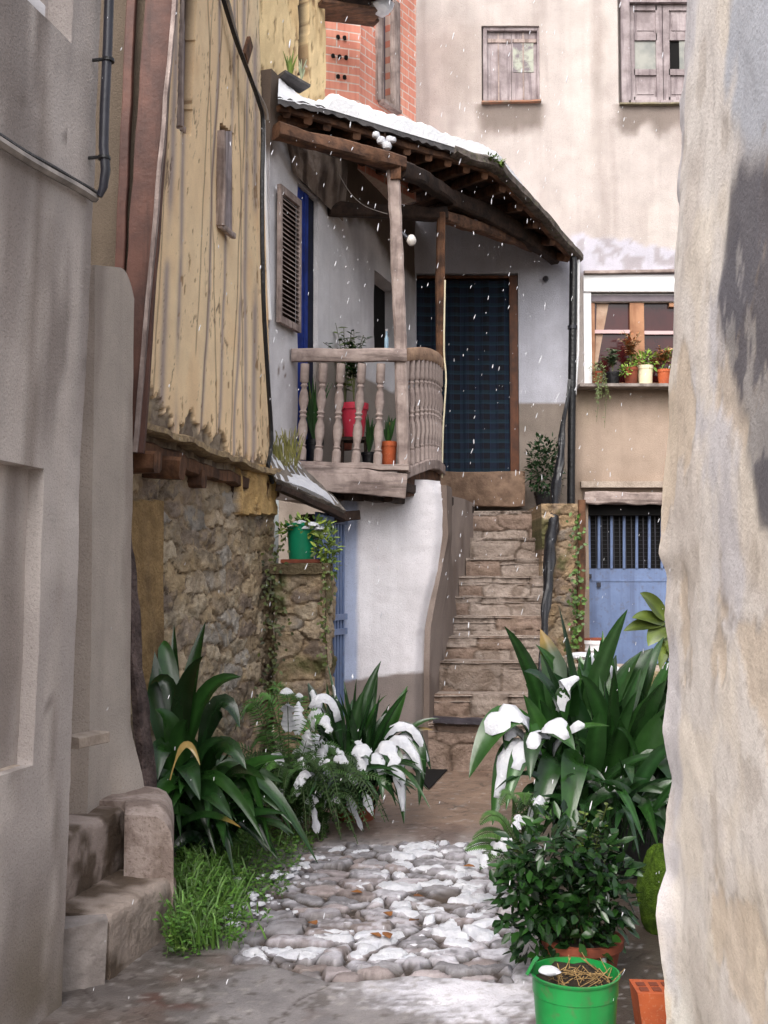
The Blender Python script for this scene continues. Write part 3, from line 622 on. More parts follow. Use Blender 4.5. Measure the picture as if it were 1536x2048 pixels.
# ============================================================ WHITE GALLERY HOUSE (left wall, ground floor)
wb = np.array([-.33, 9.3, 0])
wh = thing('house', 'whitewashed house under the wooden gallery with blue doors', 'house', wb)
A0 = np.array([-.91, 8.6, 2.3]); A1 = np.array([.36, 12.32, 2.3]); AL = np.linalg.norm((A1-A0)[:2])
def aw(px):  # distance along the gallery wall for a bearing
    k = (px-768)/F; Y = (-.91-.3414*8.6)/(k-.3414); return (Y-8.6)/3.72*AL, Y
b_l, b_ly = aw(592); b_r, b_ry = aw(632); w_l, w_ly = aw(748); w_r, w_ry = aw(800)
ztop_b = at(592, 365, b_ly)[2]; zt_w = at(750, 540, w_ly)[2]; zb_w = at(750, 700, w_ly)[2]
def gal_wall(U, V, P):
    Z = P[..., 2]; c = np.broadcast_to(S(222, 219, 222), P.shape).copy(); c = mixc(c, S(196, 192, 196), ss(.1, .6, fbm(U*2, V*1.2, 3)))
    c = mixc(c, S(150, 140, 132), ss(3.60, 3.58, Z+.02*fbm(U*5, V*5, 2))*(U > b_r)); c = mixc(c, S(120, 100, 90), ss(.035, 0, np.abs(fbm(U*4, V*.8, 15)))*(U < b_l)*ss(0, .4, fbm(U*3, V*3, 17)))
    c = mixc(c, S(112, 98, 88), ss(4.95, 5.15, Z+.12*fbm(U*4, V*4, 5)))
    d = .012*fbm(U*2, V*2, 1)+.003*fbm(U*10, V*10, 2)
    d = d-.14*inrect(U, Z, b_l, b_r, 2.3, ztop_b)-.2*inrect(U, Z, w_l, w_r, zb_w, zt_w); return d, c
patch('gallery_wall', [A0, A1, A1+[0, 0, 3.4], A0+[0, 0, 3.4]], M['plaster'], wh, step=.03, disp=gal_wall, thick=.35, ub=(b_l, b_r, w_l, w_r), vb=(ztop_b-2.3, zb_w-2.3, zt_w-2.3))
an = nrm(np.cross(A1-A0, (0, 0, 1))); au = nrm(A1-A0)
def onA(u, z, off=0.0): p = A0+au*u+an*off; return np.array([p[0], p[1], z])
mb = MB(); f_ = lambda u0, u1, z0, z1, o0, o1: [onA(u0, z0, o0), onA(u1, z0, o0), onA(u1, z0, o1), onA(u0, z0, o1), onA(u0, z1, o0), onA(u1, z1, o0), onA(u1, z1, o1), onA(u0, z1, o1)]
for k in range(3):
    u0 = b_l+.01+k*.085; mb.hexa(f_(u0, u0+.08, 2.45, ztop_b-.02, -.10, -.012-.008*(k % 2)))
gd = mb.build('blue_door', M['blue_cloth'], wh)
mb = MB(); mb.hexa(f_(b_l+.26, b_r-.01, 2.45, ztop_b-.02, -.139, -.03)); mb.build('dark_gap', mk('dark_blue', S(26, 30, 52), S(18, 20, 34), 6, .9, .2, 40), wh)
mb = MB(); mb.hexa(f_(w_l+.002, w_r-.002, zb_w+.002, zt_w-.002, -.198, -.17)); dw = mb.build('gallery_window', M['dark'], wh)
mb = MB(); mb.hexa(f_(w_l+.02, w_l+.06, zb_w+.01, zt_w-.01, -.17, -.12)); mb.build('frame', M['wood_dark'], dw)
# louvred shutter
s_l, s_y = aw(543); s_r, _ = aw(586); s_l = max(s_l, .03); zs1 = at(560, 385, 8.85)[2]; zs0 = at(560, 655, 8.85)[2]
mb = MB()
for u0, u1, z0, z1 in ((s_l, s_l+.035, zs0, zs1), (s_r-.035, s_r, zs0, zs1), (s_l+.036, s_r-.036, zs0, zs0+.05), (s_l+.036, s_r-.036, zs1-.06, zs1)): mb.hexa(f_(u0, u1, z0, z1, .03, .065))
sh = mb.build('shutter', M['wood_grey'], wh)
mb = MB(); nz = 26
for k in range(nz):
    z = zs0+.055+(zs1-zs0-.12)*(k+.5)/nz; P = f_(s_l+.036, s_r-.036, z-.004, z+.004, .03, .06)
    for q in (2, 3, 6, 7): P[q] = P[q]-np.array([0, 0, .02])
    mb.hexa(P)
mb.build('slats', M['wood_grey'], sh)
mb = MB(); mb.hexa(f_(s_l+.036, s_r-.036, zs0+.05, zs1-.06, .01, .026)); mb.build('shutter_back', M['wood_dark'], sh)
# white front wall of ground floor and grey flank along the stairs
FW0 = at(690, 1500, 9.3); FW1 = at(858, 1500, 9.45)
OUT = [(965, 880), (985, 892), (1020, 897), (1080, 896), (1140, 886), (1200, 870), (1270, 854), (1340, 850), (1500, 846)]
def fw_warp(U, V, P, Lu, Lv):
    Q = P.copy(); ix, iy = toimg(P); tgt = np.interp(iy, [o[0] for o in OUT], [o[1] for o in OUT]); L_ = np.interp(iy, [1000, 1340, 1500], [690, 684, 680])
    t = U/Lu; px = L_+(tgt-L_)*t; Y = 9.3+.15*t
    round_ = ss(.86, 1, t)*.10; Y = Y+round_
    Q[..., 0] = (px-768)/F*(Y*math.cos(TH)+(P[..., 2]-CAMZ)*math.sin(TH)); Q[..., 1] = Y; return Q
def fw_d(U, V, P):
    ix, iy = toimg(P); c = np.broadcast_to(S(226, 222, 226), P.shape).copy(); c = mixc(c, S(234, 231, 235), ss(0, .5, fbm(U*3, V*3, 3)))
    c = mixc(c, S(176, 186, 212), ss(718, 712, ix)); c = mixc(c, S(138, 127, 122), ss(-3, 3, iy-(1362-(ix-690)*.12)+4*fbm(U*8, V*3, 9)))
    d = .012*fbm(U*2.5, V*2.5, 7)+.003*fbm(U*14, V*14, 8)-.02*ss(718, 712, ix); return d, c
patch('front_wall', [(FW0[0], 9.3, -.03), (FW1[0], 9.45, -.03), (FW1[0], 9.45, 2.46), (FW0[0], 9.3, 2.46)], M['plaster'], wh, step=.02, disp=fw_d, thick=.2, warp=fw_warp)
SL = [(9.55, 862), (9.9, 880), (10.4, 893), (10.65, 905), (11.15, 938), (11.7, 955)]
def flank(U, V, P, Lu, Lv):
    Q = P.copy(); t = U/Lu; Y = 9.5+2.3*t; zz = P[..., 2]
    X = np.interp(Y, [9.5, 9.9, 10.65, 11.15, 11.8], [.40, .52, .665, .84, 1.0])
    top_x = np.interp(zz, [0, .8, 1.2, 1.6, 2.0, 2.4], [0, 0, .03, .11, .17, .16])*(1-ss(0, .45, t)); Q[..., 0] = X+top_x-.02; Q[..., 1] = Y; return Q
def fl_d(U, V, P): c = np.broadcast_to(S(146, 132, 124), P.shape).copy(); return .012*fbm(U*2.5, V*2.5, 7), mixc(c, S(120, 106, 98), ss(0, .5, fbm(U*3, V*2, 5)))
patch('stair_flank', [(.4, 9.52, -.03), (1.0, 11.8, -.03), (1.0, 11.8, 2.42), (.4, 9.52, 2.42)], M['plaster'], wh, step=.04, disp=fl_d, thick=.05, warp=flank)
# blue barred door on the ground floor
bd0 = at(640, 1400, 8.75); bd1 = at(692, 1400, 9.27); zt = at(690, 1030, 9.2)[2]
u_ = nrm(np.array([bd1[0]-bd0[0], bd1[1]-bd0[1], 0])); n_ = np.array([u_[1], -u_[0], 0]); Lb = np.linalg.norm((bd1-bd0)[:2])
def onB(u, z, o=0): p = bd0+u_*u+n_*o; return np.array([p[0], p[1], z])
gB = lambda u0, u1, z0, z1, o0, o1: [onB(u0, z0, o0), onB(u1, z0, o0), onB(u1, z0, o1), onB(u0, z0, o1), onB(u0, z1, o0), onB(u1, z1, o0), onB(u1, z1, o1), onB(u0, z1, o1)]
mb = MB(); mb.hexa(gB(0, Lb, 0.0, zt, -.05, -.03)); bdo = mb.build('entrance_door', mk('blue_deep', S(66, 82, 122), S(52, 66, 102), 4, .5, .1), wh)
for k in range(8):
    mb = MB(); u0 = .04+k*(Lb-.1)/7; mb.hexa(gB(u0, u0+.022, .02, zt-.02, -.027, .0)); mb.build('bar', M['blue_metal'], bdo)
for z in (.15, 1.15, 1.27, zt-.08):
    mb = MB(); mb.hexa(gB(.0, Lb, z, z+.05, -.0, .012)); mb.build('rail', M['blue_metal'], bdo)
# small awning roof above that door
aw_ = [at(536, 908, 8.5), at(612, 925, 9.05), at(692, 1022, 8.95), at(556, 958, 8.25)]
awn = thing('awning', 'small slanting slate awning with snow over the blue barred door', 'awning', aw_[3])
def awd(U, V, P): return .01*fbm(U*6, V*6, 3)+.004*np.sin(U*70), np.broadcast_to(S(150, 142, 134), P.shape)*(.8+.3*fbm(U*5, V*5, 4)[..., None])
patch('slates', [aw_[3], aw_[2], aw_[1], aw_[0]], M['stone'], awn, step=.011, disp=awd, thick=.03)
mb = MB(); mb.beam(aw_[3]+[.0, .05, -.06], aw_[2]+[-.02, 0, -.05], .06, .05, seg=10, rough=.006); mb.build('edge_beam', M['wood_dark'], awn)
mb = MB(); mb.beam(at(600, 1040, 8.9), at(715, 1030, 9.15), .1, .08, seg=8, rough=.012); mb.build('lintel', M['wood_dark'], awn)
def awsn(U, V, P): ix, iy = toimg(P); m = 1.15-np.hypot((ix-628)/60, (iy-(988+(ix-628)*.38))/26)+.4*fbm(U*7, V*7, 2); return -.02+.07*np.clip(m, -.3, .55), None
patch('awning_snow', [aw_[3]+[0, 0, .012], aw_[2]+[0, 0, .012], aw_[1]+[0, 0, .012], aw_[0]+[0, 0, .012]], M['snow'], step=.014, disp=awsn, thick=.01, kind='stuff', label='small snow patch lying on the slate awning', cat='snow')

# ============================================================ BACK BUILDING
BY = 12.3
bb = thing('house', 'tall beige plastered house closing the end of the alley', 'house', (1.2, BY, 0))
def pb_(px, py): return at(px, py, BY)
X0 = pb_(560, 600)[0]; X1 = pb_(1750, 600)[0]; ZT = 9.0
def uX(px, py=600): return pb_(px, py)[0]-X0
HOL = dict(door=(833, 550, 1036, 950), winL=(966, 52, 1083, 205), winR=(1243, -60, 1398, 206), white=(1168, 552, 1420, 775), blue=(1172, 1008, 1420, 1500))
DEP = dict(door=.14, winL=.10, winR=.12, white=.10, blue=.22)
def back(U, V, P):
    ix, iy = toimg(P); X = P[..., 0]; Z = P[..., 2]
    c = np.broadcast_to(S(192, 182, 177), P.shape).copy()
    c = mixc(c, S(174, 161, 154), ss(0, .55, fbm(X*1.1, Z*.8, 3))*.7); c = mixc(c, S(204, 195, 189), ss(0, .5, fbm(X*2.2+4, Z*.9, 8))*.6)
    c = mixc(c, S(196, 176, 168), ss(940, 850, ix)*ss(0, 100, iy)*.6)
    for x0, x1, y0, dp in ((960, 1085, 205, 80), (1236, 1400, 206, 70)):
        s_ = ss(x0-15, x0+10, ix+8*fbm(X*7, Z*7, 5))*ss(x1+15, x1-10, ix)*ss(y0, y0+4, iy)*ss(y0+dp, y0+dp*.5, iy+22*fbm(X*6, Z*4, 11)); c = mixc(c, S(118, 106, 98), s_*.85)
    for k_, (fx, fz, sd0) in enumerate(((2.4, .9, 61), (6.5, .5, 62))): c = mixc(c, S(150, 137, 130), ss(.12, .6, fbm(X*fx, Z*fz, sd0))*.38*ss(560, 500, iy))
    band = ss(0, 8, iy-(462+ (ix-1150)*.16-14*fbm(X*5, Z*2, 22)))*ss(556, 548, iy)*ss(1135, 1150, ix); c = mixc(c, S(196, 194, 206), band*.9); c = mixc(c, S(150, 140, 138), band*ss(.25, .5, fbm(X*9, Z*9, 23)+.5*np.exp(-((iy-520)/8)**2))*.6)
    lo = ss(776, 780, iy)*ss(1110, 1150, ix); c = mixc(c, S(178, 158, 142), lo); c = mixc(c, S(150, 136, 116), lo*ss(.0, .5, fbm(X*3, Z*1.1, 33))*.7); c = mixc(c, S(128, 112, 98), lo*ss(900, 1010, iy+30*fbm(X*4, Z*3, 31))*.6)
    gal = ss(1150, 1146, ix)*ss(0, 8, iy-np.interp(ix, [560, 830, 985, 1150], [260, 330, 385, 505])); g1 = np.broadcast_to(S(204, 204, 214), P.shape); dad = ss(804, 807, iy+2*fbm(X*20, Z*20, 1))
    gc = mixc(g1.copy(), S(150, 138, 128), dad); gc = mixc(gc, S(120, 108, 98), dad*ss(.0, .5, fbm(X*4, Z*3, 51))*.5); c = c*(1-gal[..., None])+gc*gal[..., None]
    d = .012*fbm(X*1.3, Z*1.3, 1)+.004*fbm(X*9, Z*9, 2)
    for k, (a, e, b, f) in HOL.items():
        r_ = inrect(U, V, uX(a), uX(b), pb_(900, f)[2], pb_(900, e)[2]); d = d*(1-r_)-DEP[k]*r_
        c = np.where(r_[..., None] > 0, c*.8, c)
    return d, c
ub = [uX(q) for k in HOL.values() for q in (k[0], k[2])]; vb = [pb_(900, q)[2] for k in HOL.values() for q in (k[1], k[3])]
patch('wall', [(X0, BY, 0), (X1, BY, 0), (X1, BY, ZT), (X0, BY, ZT)], M['plaster'], bb, step=.035, disp=back, thick=.4, ub=ub, vb=[v for v in vb if v > 0])
def bbox(mb_, px0, py0, px1, py1, y0, y1, c_=(1, 1, 1)):
    a = pb_(px0, py1); b = pb_(px1, py0); mb_.box(((a[0]+b[0])/2, BY+(y0+y1)/2, (a[2]+b[2])/2), (b[0]-a[0], abs(y1-y0), b[2]-a[2]), None, c_)
# left shuttered window
mb = MB(); 
for r_ in ((967, 53, 974, 204), (1076, 53, 1082, 204), (974.4, 53, 1075.6, 59), (974.4, 199, 1075.6, 204)): bbox(mb, *r_, .02, .085)
wn = mb.build('window', M['shutter'], bb)
for k, (x0, x1) in enumerate(((975, 1023), (1025, 1075))):
    mb = MB(); bbox(mb, x0, 60, x1, 198, .06, .084); sh_ = mb.build('shutter_leaf', M['shutter'], wn)
    mb = MB(); bbox(mb, x0+1, 74, x1-1, 81, .045, .06); bbox(mb, x0+22, 60.5, x0+24, 197, .052, .0595); mb.build('batten', M['wood_grey'], sh_)
mb = MB(); bbox(mb, 1027, 80, 1068, 140, .054, .0595); mb.build('pale_stain', mk('peeled_wood', S(168, 172, 158), S(120, 112, 116), 9, .8, .3, contrast=.08), wn)
mb = MB(); mb.beam(pb_(963, 207)+[0, -.02, 0], pb_(1082, 205)+[0, -.02, 0], .08, .022, seg=10, rough=.006); mb.build('sill', mk('worn_brick', S(166, 116, 92), S(140, 120, 104), 9, .9, .5, 40), wn)
# right panelled shutters
mb = MB()
for r_ in ((1244, -59, 1258, 205), (1392, -59, 1397, 205), (1258.5, -8, 1391.5, 4), (1258.5, 200, 1391.5, 205)): bbox(mb, *r_, .0, .10)
wn = mb.build('window', M['shutter'], bb)
for k, (x0, x1) in enumerate(((1259, 1327), (1329, 1391))):
    mb = MB()
    for r_ in ((x0, 5, x0+11, 199), (x1-11, 5, x1, 199), (x0+11.3, 5, x1-11.3, 16), (x0+11.3, 62, x1-11.3, 76), (x0+11.3, 134, x1-11.3, 146), (x0+11.3, 190, x1-11.3, 199)): bbox(mb, *r_, .05, .085)
    sh_ = mb.build('shutter_leaf', M['shutter'], wn)
    for a_, b_ in ((16.2, 61.8), (146.2, 189.8)):
        mb = MB(); bbox(mb, x0+11.5, a_, x1-11.5, b_, .07, .082); pn = mb.build('panel', M['shutter'], sh_)
        mb = MB(); bbox(mb, x0+17, a_+7, x1-17, b_-6, .062, .0698); mb.build('raised_field', M['shutter'], pn)
    if k == 0: mb = MB(); bbox(mb, x0+11.5, 76.2, x1-11.5, 133.8, .07, .08); mb.build('pane', M['pane'], sh_)
    else:
        mb = MB(); bbox(mb, x0+11.5, 76.2, x0+33, 133.8, .075, .083); mb.build('opening', M['dark'], sh_); mb = MB(); bbox(mb, x0+33.2, 76.2, x1-11.5, 133.8, .065, .08); mb.build('pane', M['pane'], sh_)
mb = MB(); mb.beam(pb_(1238, 210)+[0, -.01, 0], pb_(1400, 210)+[0, -.01, 0], .08, .02, seg=10, rough=.008); mb.build('sill', mk('worn_sill', S(140, 132, 106), S(110, 102, 88), 9, .9, .5, 40), wn)
# white kitchen window with roller box
mb = MB(); bbox(mb, 1166, 552, 1425, 585, -.05, .06); rb = mb.build('roller_box', M['white_metal'], bb)
mb = MB(); bbox(mb, 1168, 586, 1181, 773, -.03, .05); bbox(mb, 1181.5, 587, 1420, 603, .02, .06)
wn = mb.build('window', M['white_metal'], bb)
mb = MB(); bbox(mb, 1182, 590, 1420, 602, .005, .018); mb.build('shade_slot', mk('grey_metal', S(120, 110, 116), S(100, 92, 98), 4, .5, 0), wn)
mb = MB()
for r_ in ((1182, 604, 1190, 773), (1263, 604, 1289, 773), (1340, 604, 1420, 612), (1190.4, 764, 1262.6, 773), (1289.4, 764, 1420, 773)): bbox(mb, *r_, .03, .075)
mb.build('frame', M['wood_pine'], wn)
mb = MB(); bbox(mb, 1190.5, 658, 1262.5, 665, .04, .07); bbox(mb, 1289.5, 660, 1420, 667, .04, .07); mb.build('glazing_bar', mk('bar_grey', S(200, 170, 170), None, 4, .5, 0), wn)
for x0, x1 in ((1190.5, 1262.5), (1289.5, 1420)):
    mb = MB(); bbox(mb, x0, 604, x1, 764, .08, .088); mb.build('pane', M['glass'], wn)
mb = MB(); a, b, c_, d_ = pb_(1196, 604), pb_(1220, 604), pb_(1202, 700), pb_(1191, 764)
of = np.array([0, .072, 0]); of2 = np.array([0, .078, 0]); mb.hexa([d_+of, c_+of, c_+of2, d_+of2, a+of, b+of, b+of2, a+of2]); mb.build('curtain', mk('net_curtain', S(186, 160, 140), S(160, 130, 110), 6, .9, .3), wn)
mb = MB(); bbox(mb, 1152, 774, 1425, 780, -.24, .0); mb.build('sill', mk('sill_stone', S(150, 140, 134), S(110, 100, 96), 8, .8, .4), wn)
mb = MB(); mb.beam(pb_(1166, 552)+[0, -.06, .02], pb_(1420, 548)+[0, -.06, .02], .08, .035, seg=6, rough=.003); mb.build('ledge', M['wood_grey_x'], rb)
# blue steel door
mb = MB(); bbox(mb, 1173, 1008, 1420, 1030, .05, .17); mb.build('recess_lintel', M['dark'], bb)
mb = MB(); mb.beam(pb_(1166, 996)+[0, -.03, 0], pb_(1425, 1000)+[0, -.03, 0], .12, .13, seg=20, rough=.02); mb.build('door_lintel', M['wood_grey_x'], bb)
mb = MB(); bbox(mb, 1160, 964, 1425, 976, -.09, .0); mb.build('drip_ledge', M['mortar'], bb)
mb = MB(); bbox(mb, 1174, 1137, 1420, 1498, .15, .19); 
for r_ in ((1174, 1022, 1185, 1136.5), (1185.5, 1022, 1420, 1026)): bbox(mb, *r_, .14, .19)
dr = mb.build('steel_door', M['blue_metal'], bb)
for k in range(7):
    mb = MB(); x = 1203+k*25.5; a = pb_(x, 1136); b = pb_(x, 1026); mb.tube([a+[0, .15, -.005], b+[0, .15, 0]], .017, 8); mb.build('bar', M['blue_metal'], dr)
mb = MB()
for k in range(13): bbox(mb, 1186, 1030+k*8.2, 1420, 1030.5+k*8.2, .172, .175)
for k in range(20): bbox(mb, 1186+k*12, 1027, 1186.5+k*12, 1136, .176, .179)
mb.build('wire_mesh', M['pipe'], dr)
mb = MB(); bbox(mb, 1186, 1027, 1420, 1136, .2, .21); mb.build('dark_opening', M['dark'], dr)
mb = MB(); bbox(mb, 1176, 1160, 1420, 1163, .143, .15); mb.build('seam', M['blue_metal'], dr)
mb = MB(); bbox(mb, 1181, 1148, 1187, 1157, .11, .149); mb.build('handle', M['pipe'], dr)
mb = MB(); bbox(mb, 1198, 1165, 1206, 1174, .12, .1425); mb.build('lock', M['pipe'], dr)
# gallery door
mb = MB(); bbox(mb, 1021, 551, 1035, 948, -.01, .12); bbox(mb, 834, 551, 1020.5, 556, .0, .12); gdr = mb.build('gallery_door', M['wood_door'], bb)
mb = MB(); bbox(mb, 834, 557, 1020, 948, .1, .13); mb.build('leaf', M['dark'], gdr)
mb = MB(); mb.beam(np.array([pb_(830, 0)[0]-.3, BY-.16, 2.6]), np.array([pb_(1036, 0)[0]-.32*0-.62*0, BY-.16, 2.6]), .3, .38, seg=14, rough=.012, ch=.06); mb.build('threshold', mk('brown_stone', S(136, 112, 94), S(104, 84, 70), 8, .9, .6, 40), gdr)
# plaid curtain
def folds(U, V, P): return .02*np.sin(U*34+.6*np.sin(V*2))+.008*np.sin(U*71), np.ones(P.shape)
ca, cb = pb_(832, 560), pb_(1021, 948)
patch('door_curtain', [(ca[0], BY+.03, cb[2]+.02), (cb[0], BY+.03, cb[2]+.02), (cb[0], BY+.03, ca[2]), (ca[0], BY+.03, ca[2])], M['plaid'], step=.02, disp=folds, thick=.004, label='dark blue plaid curtain hanging in the gallery doorway', cat='curtain')
mb = MB(); p = pb_(1090, 560); mb.tube([p+[0, .02, 0], p+[0, -.05, .0]], [.02, .03], 10); mb.tube([p+[0, -.05, 0], p+[0, -.08, -.01]], [.035, .02], 10); mb.build('wall_lamp', M['pipe'], label='small dark round fitting on the white wall beside the curtained door', cat='wall fitting')

# brick extension above the gallery roof
bx = thing('brick_extension', 'red hollow brick extension with unglazed window above the snowy roof', 'extension', at(715, 215, 10.5))
def bflat(U, V, P): return .004*fbm(U*8, V*8, 3)
Bq = lambda px, Y, py: at(px, py, Y)
bXY = lambda px: (-.253-.64*10.5)/((px-768)/F-.64)
def bq(px, z): Y = bXY(px); return np.array([(px-768)/F*(Y*math.cos(TH)+(z-CAMZ)*math.sin(TH)), Y, z])
Zb, Zt_ = 5.6, 9.0
f0 = at(648, 215, 10.35); f1 = bq(716, Zb)
patch('end_wall', [(f0[0], 10.4, Zb), (f1[0], f1[1], Zb), (f1[0]+.06, f1[1], Zt_), (f0[0], 10.4, Zt_)], M['brick'], bx, step=.05, disp=bflat, thick=.3)
n_h = nrm(np.cross(f1-np.array([f0[0], 10.4, Zb]), (0, 0, 1)))
mb = MB()
for j, y in enumerate((-60, -10, 33, 73, 112, 152)):
    for k in range(2 if j % 2 else 3):
        p = at(666+k*13+(10 if j % 2 else 0), y, 10.42); p[1] = 10.385+(.09*(p[0]-f0[0])/.35); mb.tube([p, p+[0, .03, 0]], .02, 8)
hb_ = mb.build('brick_holes', M['dark'], bx); hb_['kind'] = 'stuff'
# oblique wall in three pieces around the window
def oblique(nm, pa, pc, z0, z1, m_=M['brick']): return patch(nm, [bq(pa, z0), bq(pc, z0), bq(pc, z1), bq(pa, z1)], m_, bx, step=.06, disp=bflat, thick=.25)
zw0 = at(770, 190, bXY(770))[2]-.12; zw1 = at(770, 45, bXY(770))[2]+.3
oblique('side_wall', 716.5, 756, Zb, Zt_); oblique('side_wall', 792, 832, Zb, Zt_); oblique('sill_wall', 756, 792, Zb, zw0)
mb = MB(); dB = nrm(np.array([.64, 1, 0]))
for pa in (757.5, 790.5): mb.beam(bq(pa, zw0+.01), bq(pa, zw1), .06, .12, seg=8, rough=.004, up=dB)
mb.beam(bq(757, zw0), bq(792, zw0), .14, .04, seg=6, rough=.004); wn = mb.build('window', M['wood_grey'], bx)
mb = MB(); a = bq(759, 0); b = bq(789, 0); 
mb.beam(np.array([a[0]-.1, a[1]+.1, (zw0+zw1)/2]), np.array([b[0]-.1, b[1]+.1, (zw0+zw1)/2]), .02, zw1-zw0, seg=2, rough=0); mb.build('pane', mk('dim_grey', S(110, 106, 120), S(84, 80, 92), 3, .3, 0), wn)
# little eave above with snow
mb = MB()
for k in range(3): mb.beam(at(640, 6+k*13, 9.6+.2*k), at(752, 24+k*11, 9.9+.2*k), .12, .03, seg=8, rough=.006)
mb.build('eave_board', M['wood_brown_x'], bx)
mb = MB(); mb.beam(at(655, -8, 9.75), at(780, 4, 10.0), .7, .04, seg=10, rough=.01); mb.build('eave', M['wood_dark'], bx)
def blob(name, c, r, label, seed=0, cat='snow', mat=None, n=16, kind='stuff'):
    V = []; Fc = []; m = n//2
    for i in range(m+1):
        for k in range(n):
            a = math.pi*i/m; b = 2*math.pi*k/n; d = np.array([math.sin(a)*math.cos(b), math.sin(a)*math.sin(b), math.cos(a)])
            V.append(np.asarray(c)+np.asarray(r)*d*(1+.25*fbm(d[0]*2+seed, d[1]*2, d[2]*2, 3)))
    for i in range(m):
        for k in range(n): Fc.append((i*n+k, (i+1)*n+k, (i+1)*n+(k+1) % n, i*n+(k+1) % n))
    return obj(name, V, Fc, mat or M['snow'], label=label, cat=cat, kind=kind)
blob('snow', at(765, 14, 9.9), (.11, .1, .07), 'lump of snow on the eave above the brick wall', 3)

# ============================================================ GALLERY: roof, posts, floor, balcony
ga = thing('gallery_roof', 'sagging wooden gallery roof with slate edge below the beige house', 'roof', at(800, 330, 9.1))
EA = [at(556, 196, 8.55), at(660, 224, 8.9), at(800, 268, 9.4), at(900, 298, 9.85), at(990, 330, 10.3), at(1075, 425, 11.2), at(1152, 512, 12.1)]
IN = [np.array([-.86, 8.75, 5.62]), np.array([-.65, 9.35, 5.68]), np.array([-.3, 10.4, 5.8]), np.array([0, 11.3, 5.88]), np.array([.3, 12.25, 5.9]), np.array([1.1, 12.28, 5.75]), np.array([1.95, 12.28, 5.35])]
def interp_poly(P, t):
    k = min(int(t*(len(P)-1)), len(P)-2); f = t*(len(P)-1)-k; return P[k]*(1-f)+P[k+1]*f
def roofsheet(name, z0, z1, e_out, mat, parent, nx=90, ny=12, nf=None, **tg):
    V = []; Fc = []
    for lay, zz in ((0, z1), (1, z0)):
        for i in range(nx+1):
            e = interp_poly(EA, i/nx); q = interp_poly(IN, i/nx)
            for j in range(ny+1):
                f = j/ny; P = e+(q-e)*f; d = nrm(e-q); P = P+d*e_out*(1-f)
                off = nf(i/nx, f, P, lay) if nf else 0
                V.append(P+np.array([0, 0, zz+off]))
    n = (nx+1)*(ny+1); I = lambda l, i, j: l*n+i*(ny+1)+j
    for i in range(nx):
        for j in range(ny):
            Fc.append((I(0, i, j), I(0, i+1, j), I(0, i+1, j+1), I(0, i, j+1))); Fc.append((I(1, i, j), I(1, i, j+1), I(1, i+1, j+1), I(1, i+1, j)))
        Fc.append((I(0, i, 0), I(1, i, 0), I(1, i+1, 0), I(0, i+1, 0))); Fc.append((I(0, i, ny), I(0, i+1, ny), I(1, i+1, ny), I(1, i, ny)))
    for j in range(ny): Fc.append((I(0, 0, j), I(0, 0, j+1), I(1, 0, j+1), I(1, 0, j))); Fc.append((I(0, nx, j), I(1, nx, j), I(1, nx, j+1), I(0, nx, j+1)))
    return obj(name, V, Fc, mat, parent, **tg)
roofsheet('boards', -.06, -.03, -.03, mk('roof_boards', S(86, 60, 44), S(52, 37, 29), 6, .9, .5, 40, (S(34, 25, 20), 14, .6), streak_axis=0), ga, nf=lambda t, f, P, l: .006*fbm(P[0]*5, P[1]*5, 1))
roofsheet('slates', -.028, .03, .05, M['slate'], ga, nx=220, nf=lambda t, f, P, l: .012*fbm(P[0]*7, P[1]*7, 3)+.008*math.sin(t*170+2*math.sin(t*31))*(1-f))
roofsheet('roof_snow', .015, .19, .055, mk('lit_snow', (.88, .88, .9), (.82, .83, .87), 6, .6, .5, 40), None, nx=200, ny=14, nf=lambda t, f, P, l: 0 if l else (-.11*(1-ss(.13, .2, np.array(t)+.015*fbm(P[0]*9, 0*P[0], 2)))-.055*ss(.68, .8, np.array(t))-.06*(1-ss(0, .08, np.array(f)))*.6+.035*fbm(P[0]*5, P[1]*5, 5)+.018*fbm(P[0]*17, P[1]*17, 6)-.03), kind='stuff', label='thick snow lying along the gallery roof edge', cat='snow')  # roof copy of the snow, whitened so its colour carries the blown-out light
# rafters
for k in range(15):
    t = .03+.94*k/14; e = interp_poly(EA, t); q = interp_poly(IN, t); d = nrm(e-q)
    mb = MB(); mb.beam(e-d*.04+[0, 0, -.11], q+[0, 0, -.11], .07, .09, seg=8, rough=.012, seed=k*3, ch=.3); mb.build('rafter', M['wood_brown_x'] if k < 6 else M['wood_brown'], ga)
# fascia boards under the eave edge
mb = MB()
for a, b in zip(EA[:-1], EA[1:]): mb.beam(a+[0, .05, -.065], b+[0, .05, -.065], .05, .05, seg=8, rough=.008)
mb.build('fascia', M['wood_brown_x'], ga)
mb = MB()
for a, b in zip(EA[3:-1], EA[4:]): mb.beam(a+[.02, -.0, -.02], b+[.02, 0, -.03], .13, .1, seg=10, rough=.022, ch=.4)
mb.build('tile_edge', mk('grey_tile', S(112, 102, 96), S(76, 70, 66), 10, .85, .8, 30, None, speck=(S(90, 100, 60), 25, .5), bdist=.03), ga)
def beam_part(name, p, q, w_, h_, mat, seed=0, sag=0, rough=.014):
    mb_ = MB(); mb_.beam(p, q, w_, h_, seg=22, rough=rough, seed=seed, sag=sag, ch=.3); return mb_.build(name, mat, ga)
beam_part('beam', at(552, 262, 8.5), at(806, 330, 9.12), .13, .12, M['wood_brown_x'], 1)
beam_part('beam', at(558, 243, 8.75), at(610, 248, 8.95), .1, .08, M['wood_brown_x'], 1)
beam_part('beam', at(655, 418, 9.75), at(890, 428, 10.3), .11, .12, M['wood_dark'], 2)
beam_part('beam', at(800, 338, 9.12), at(900, 395, 10.3), .12, .13, M['wood_dark'], 3, -.03)
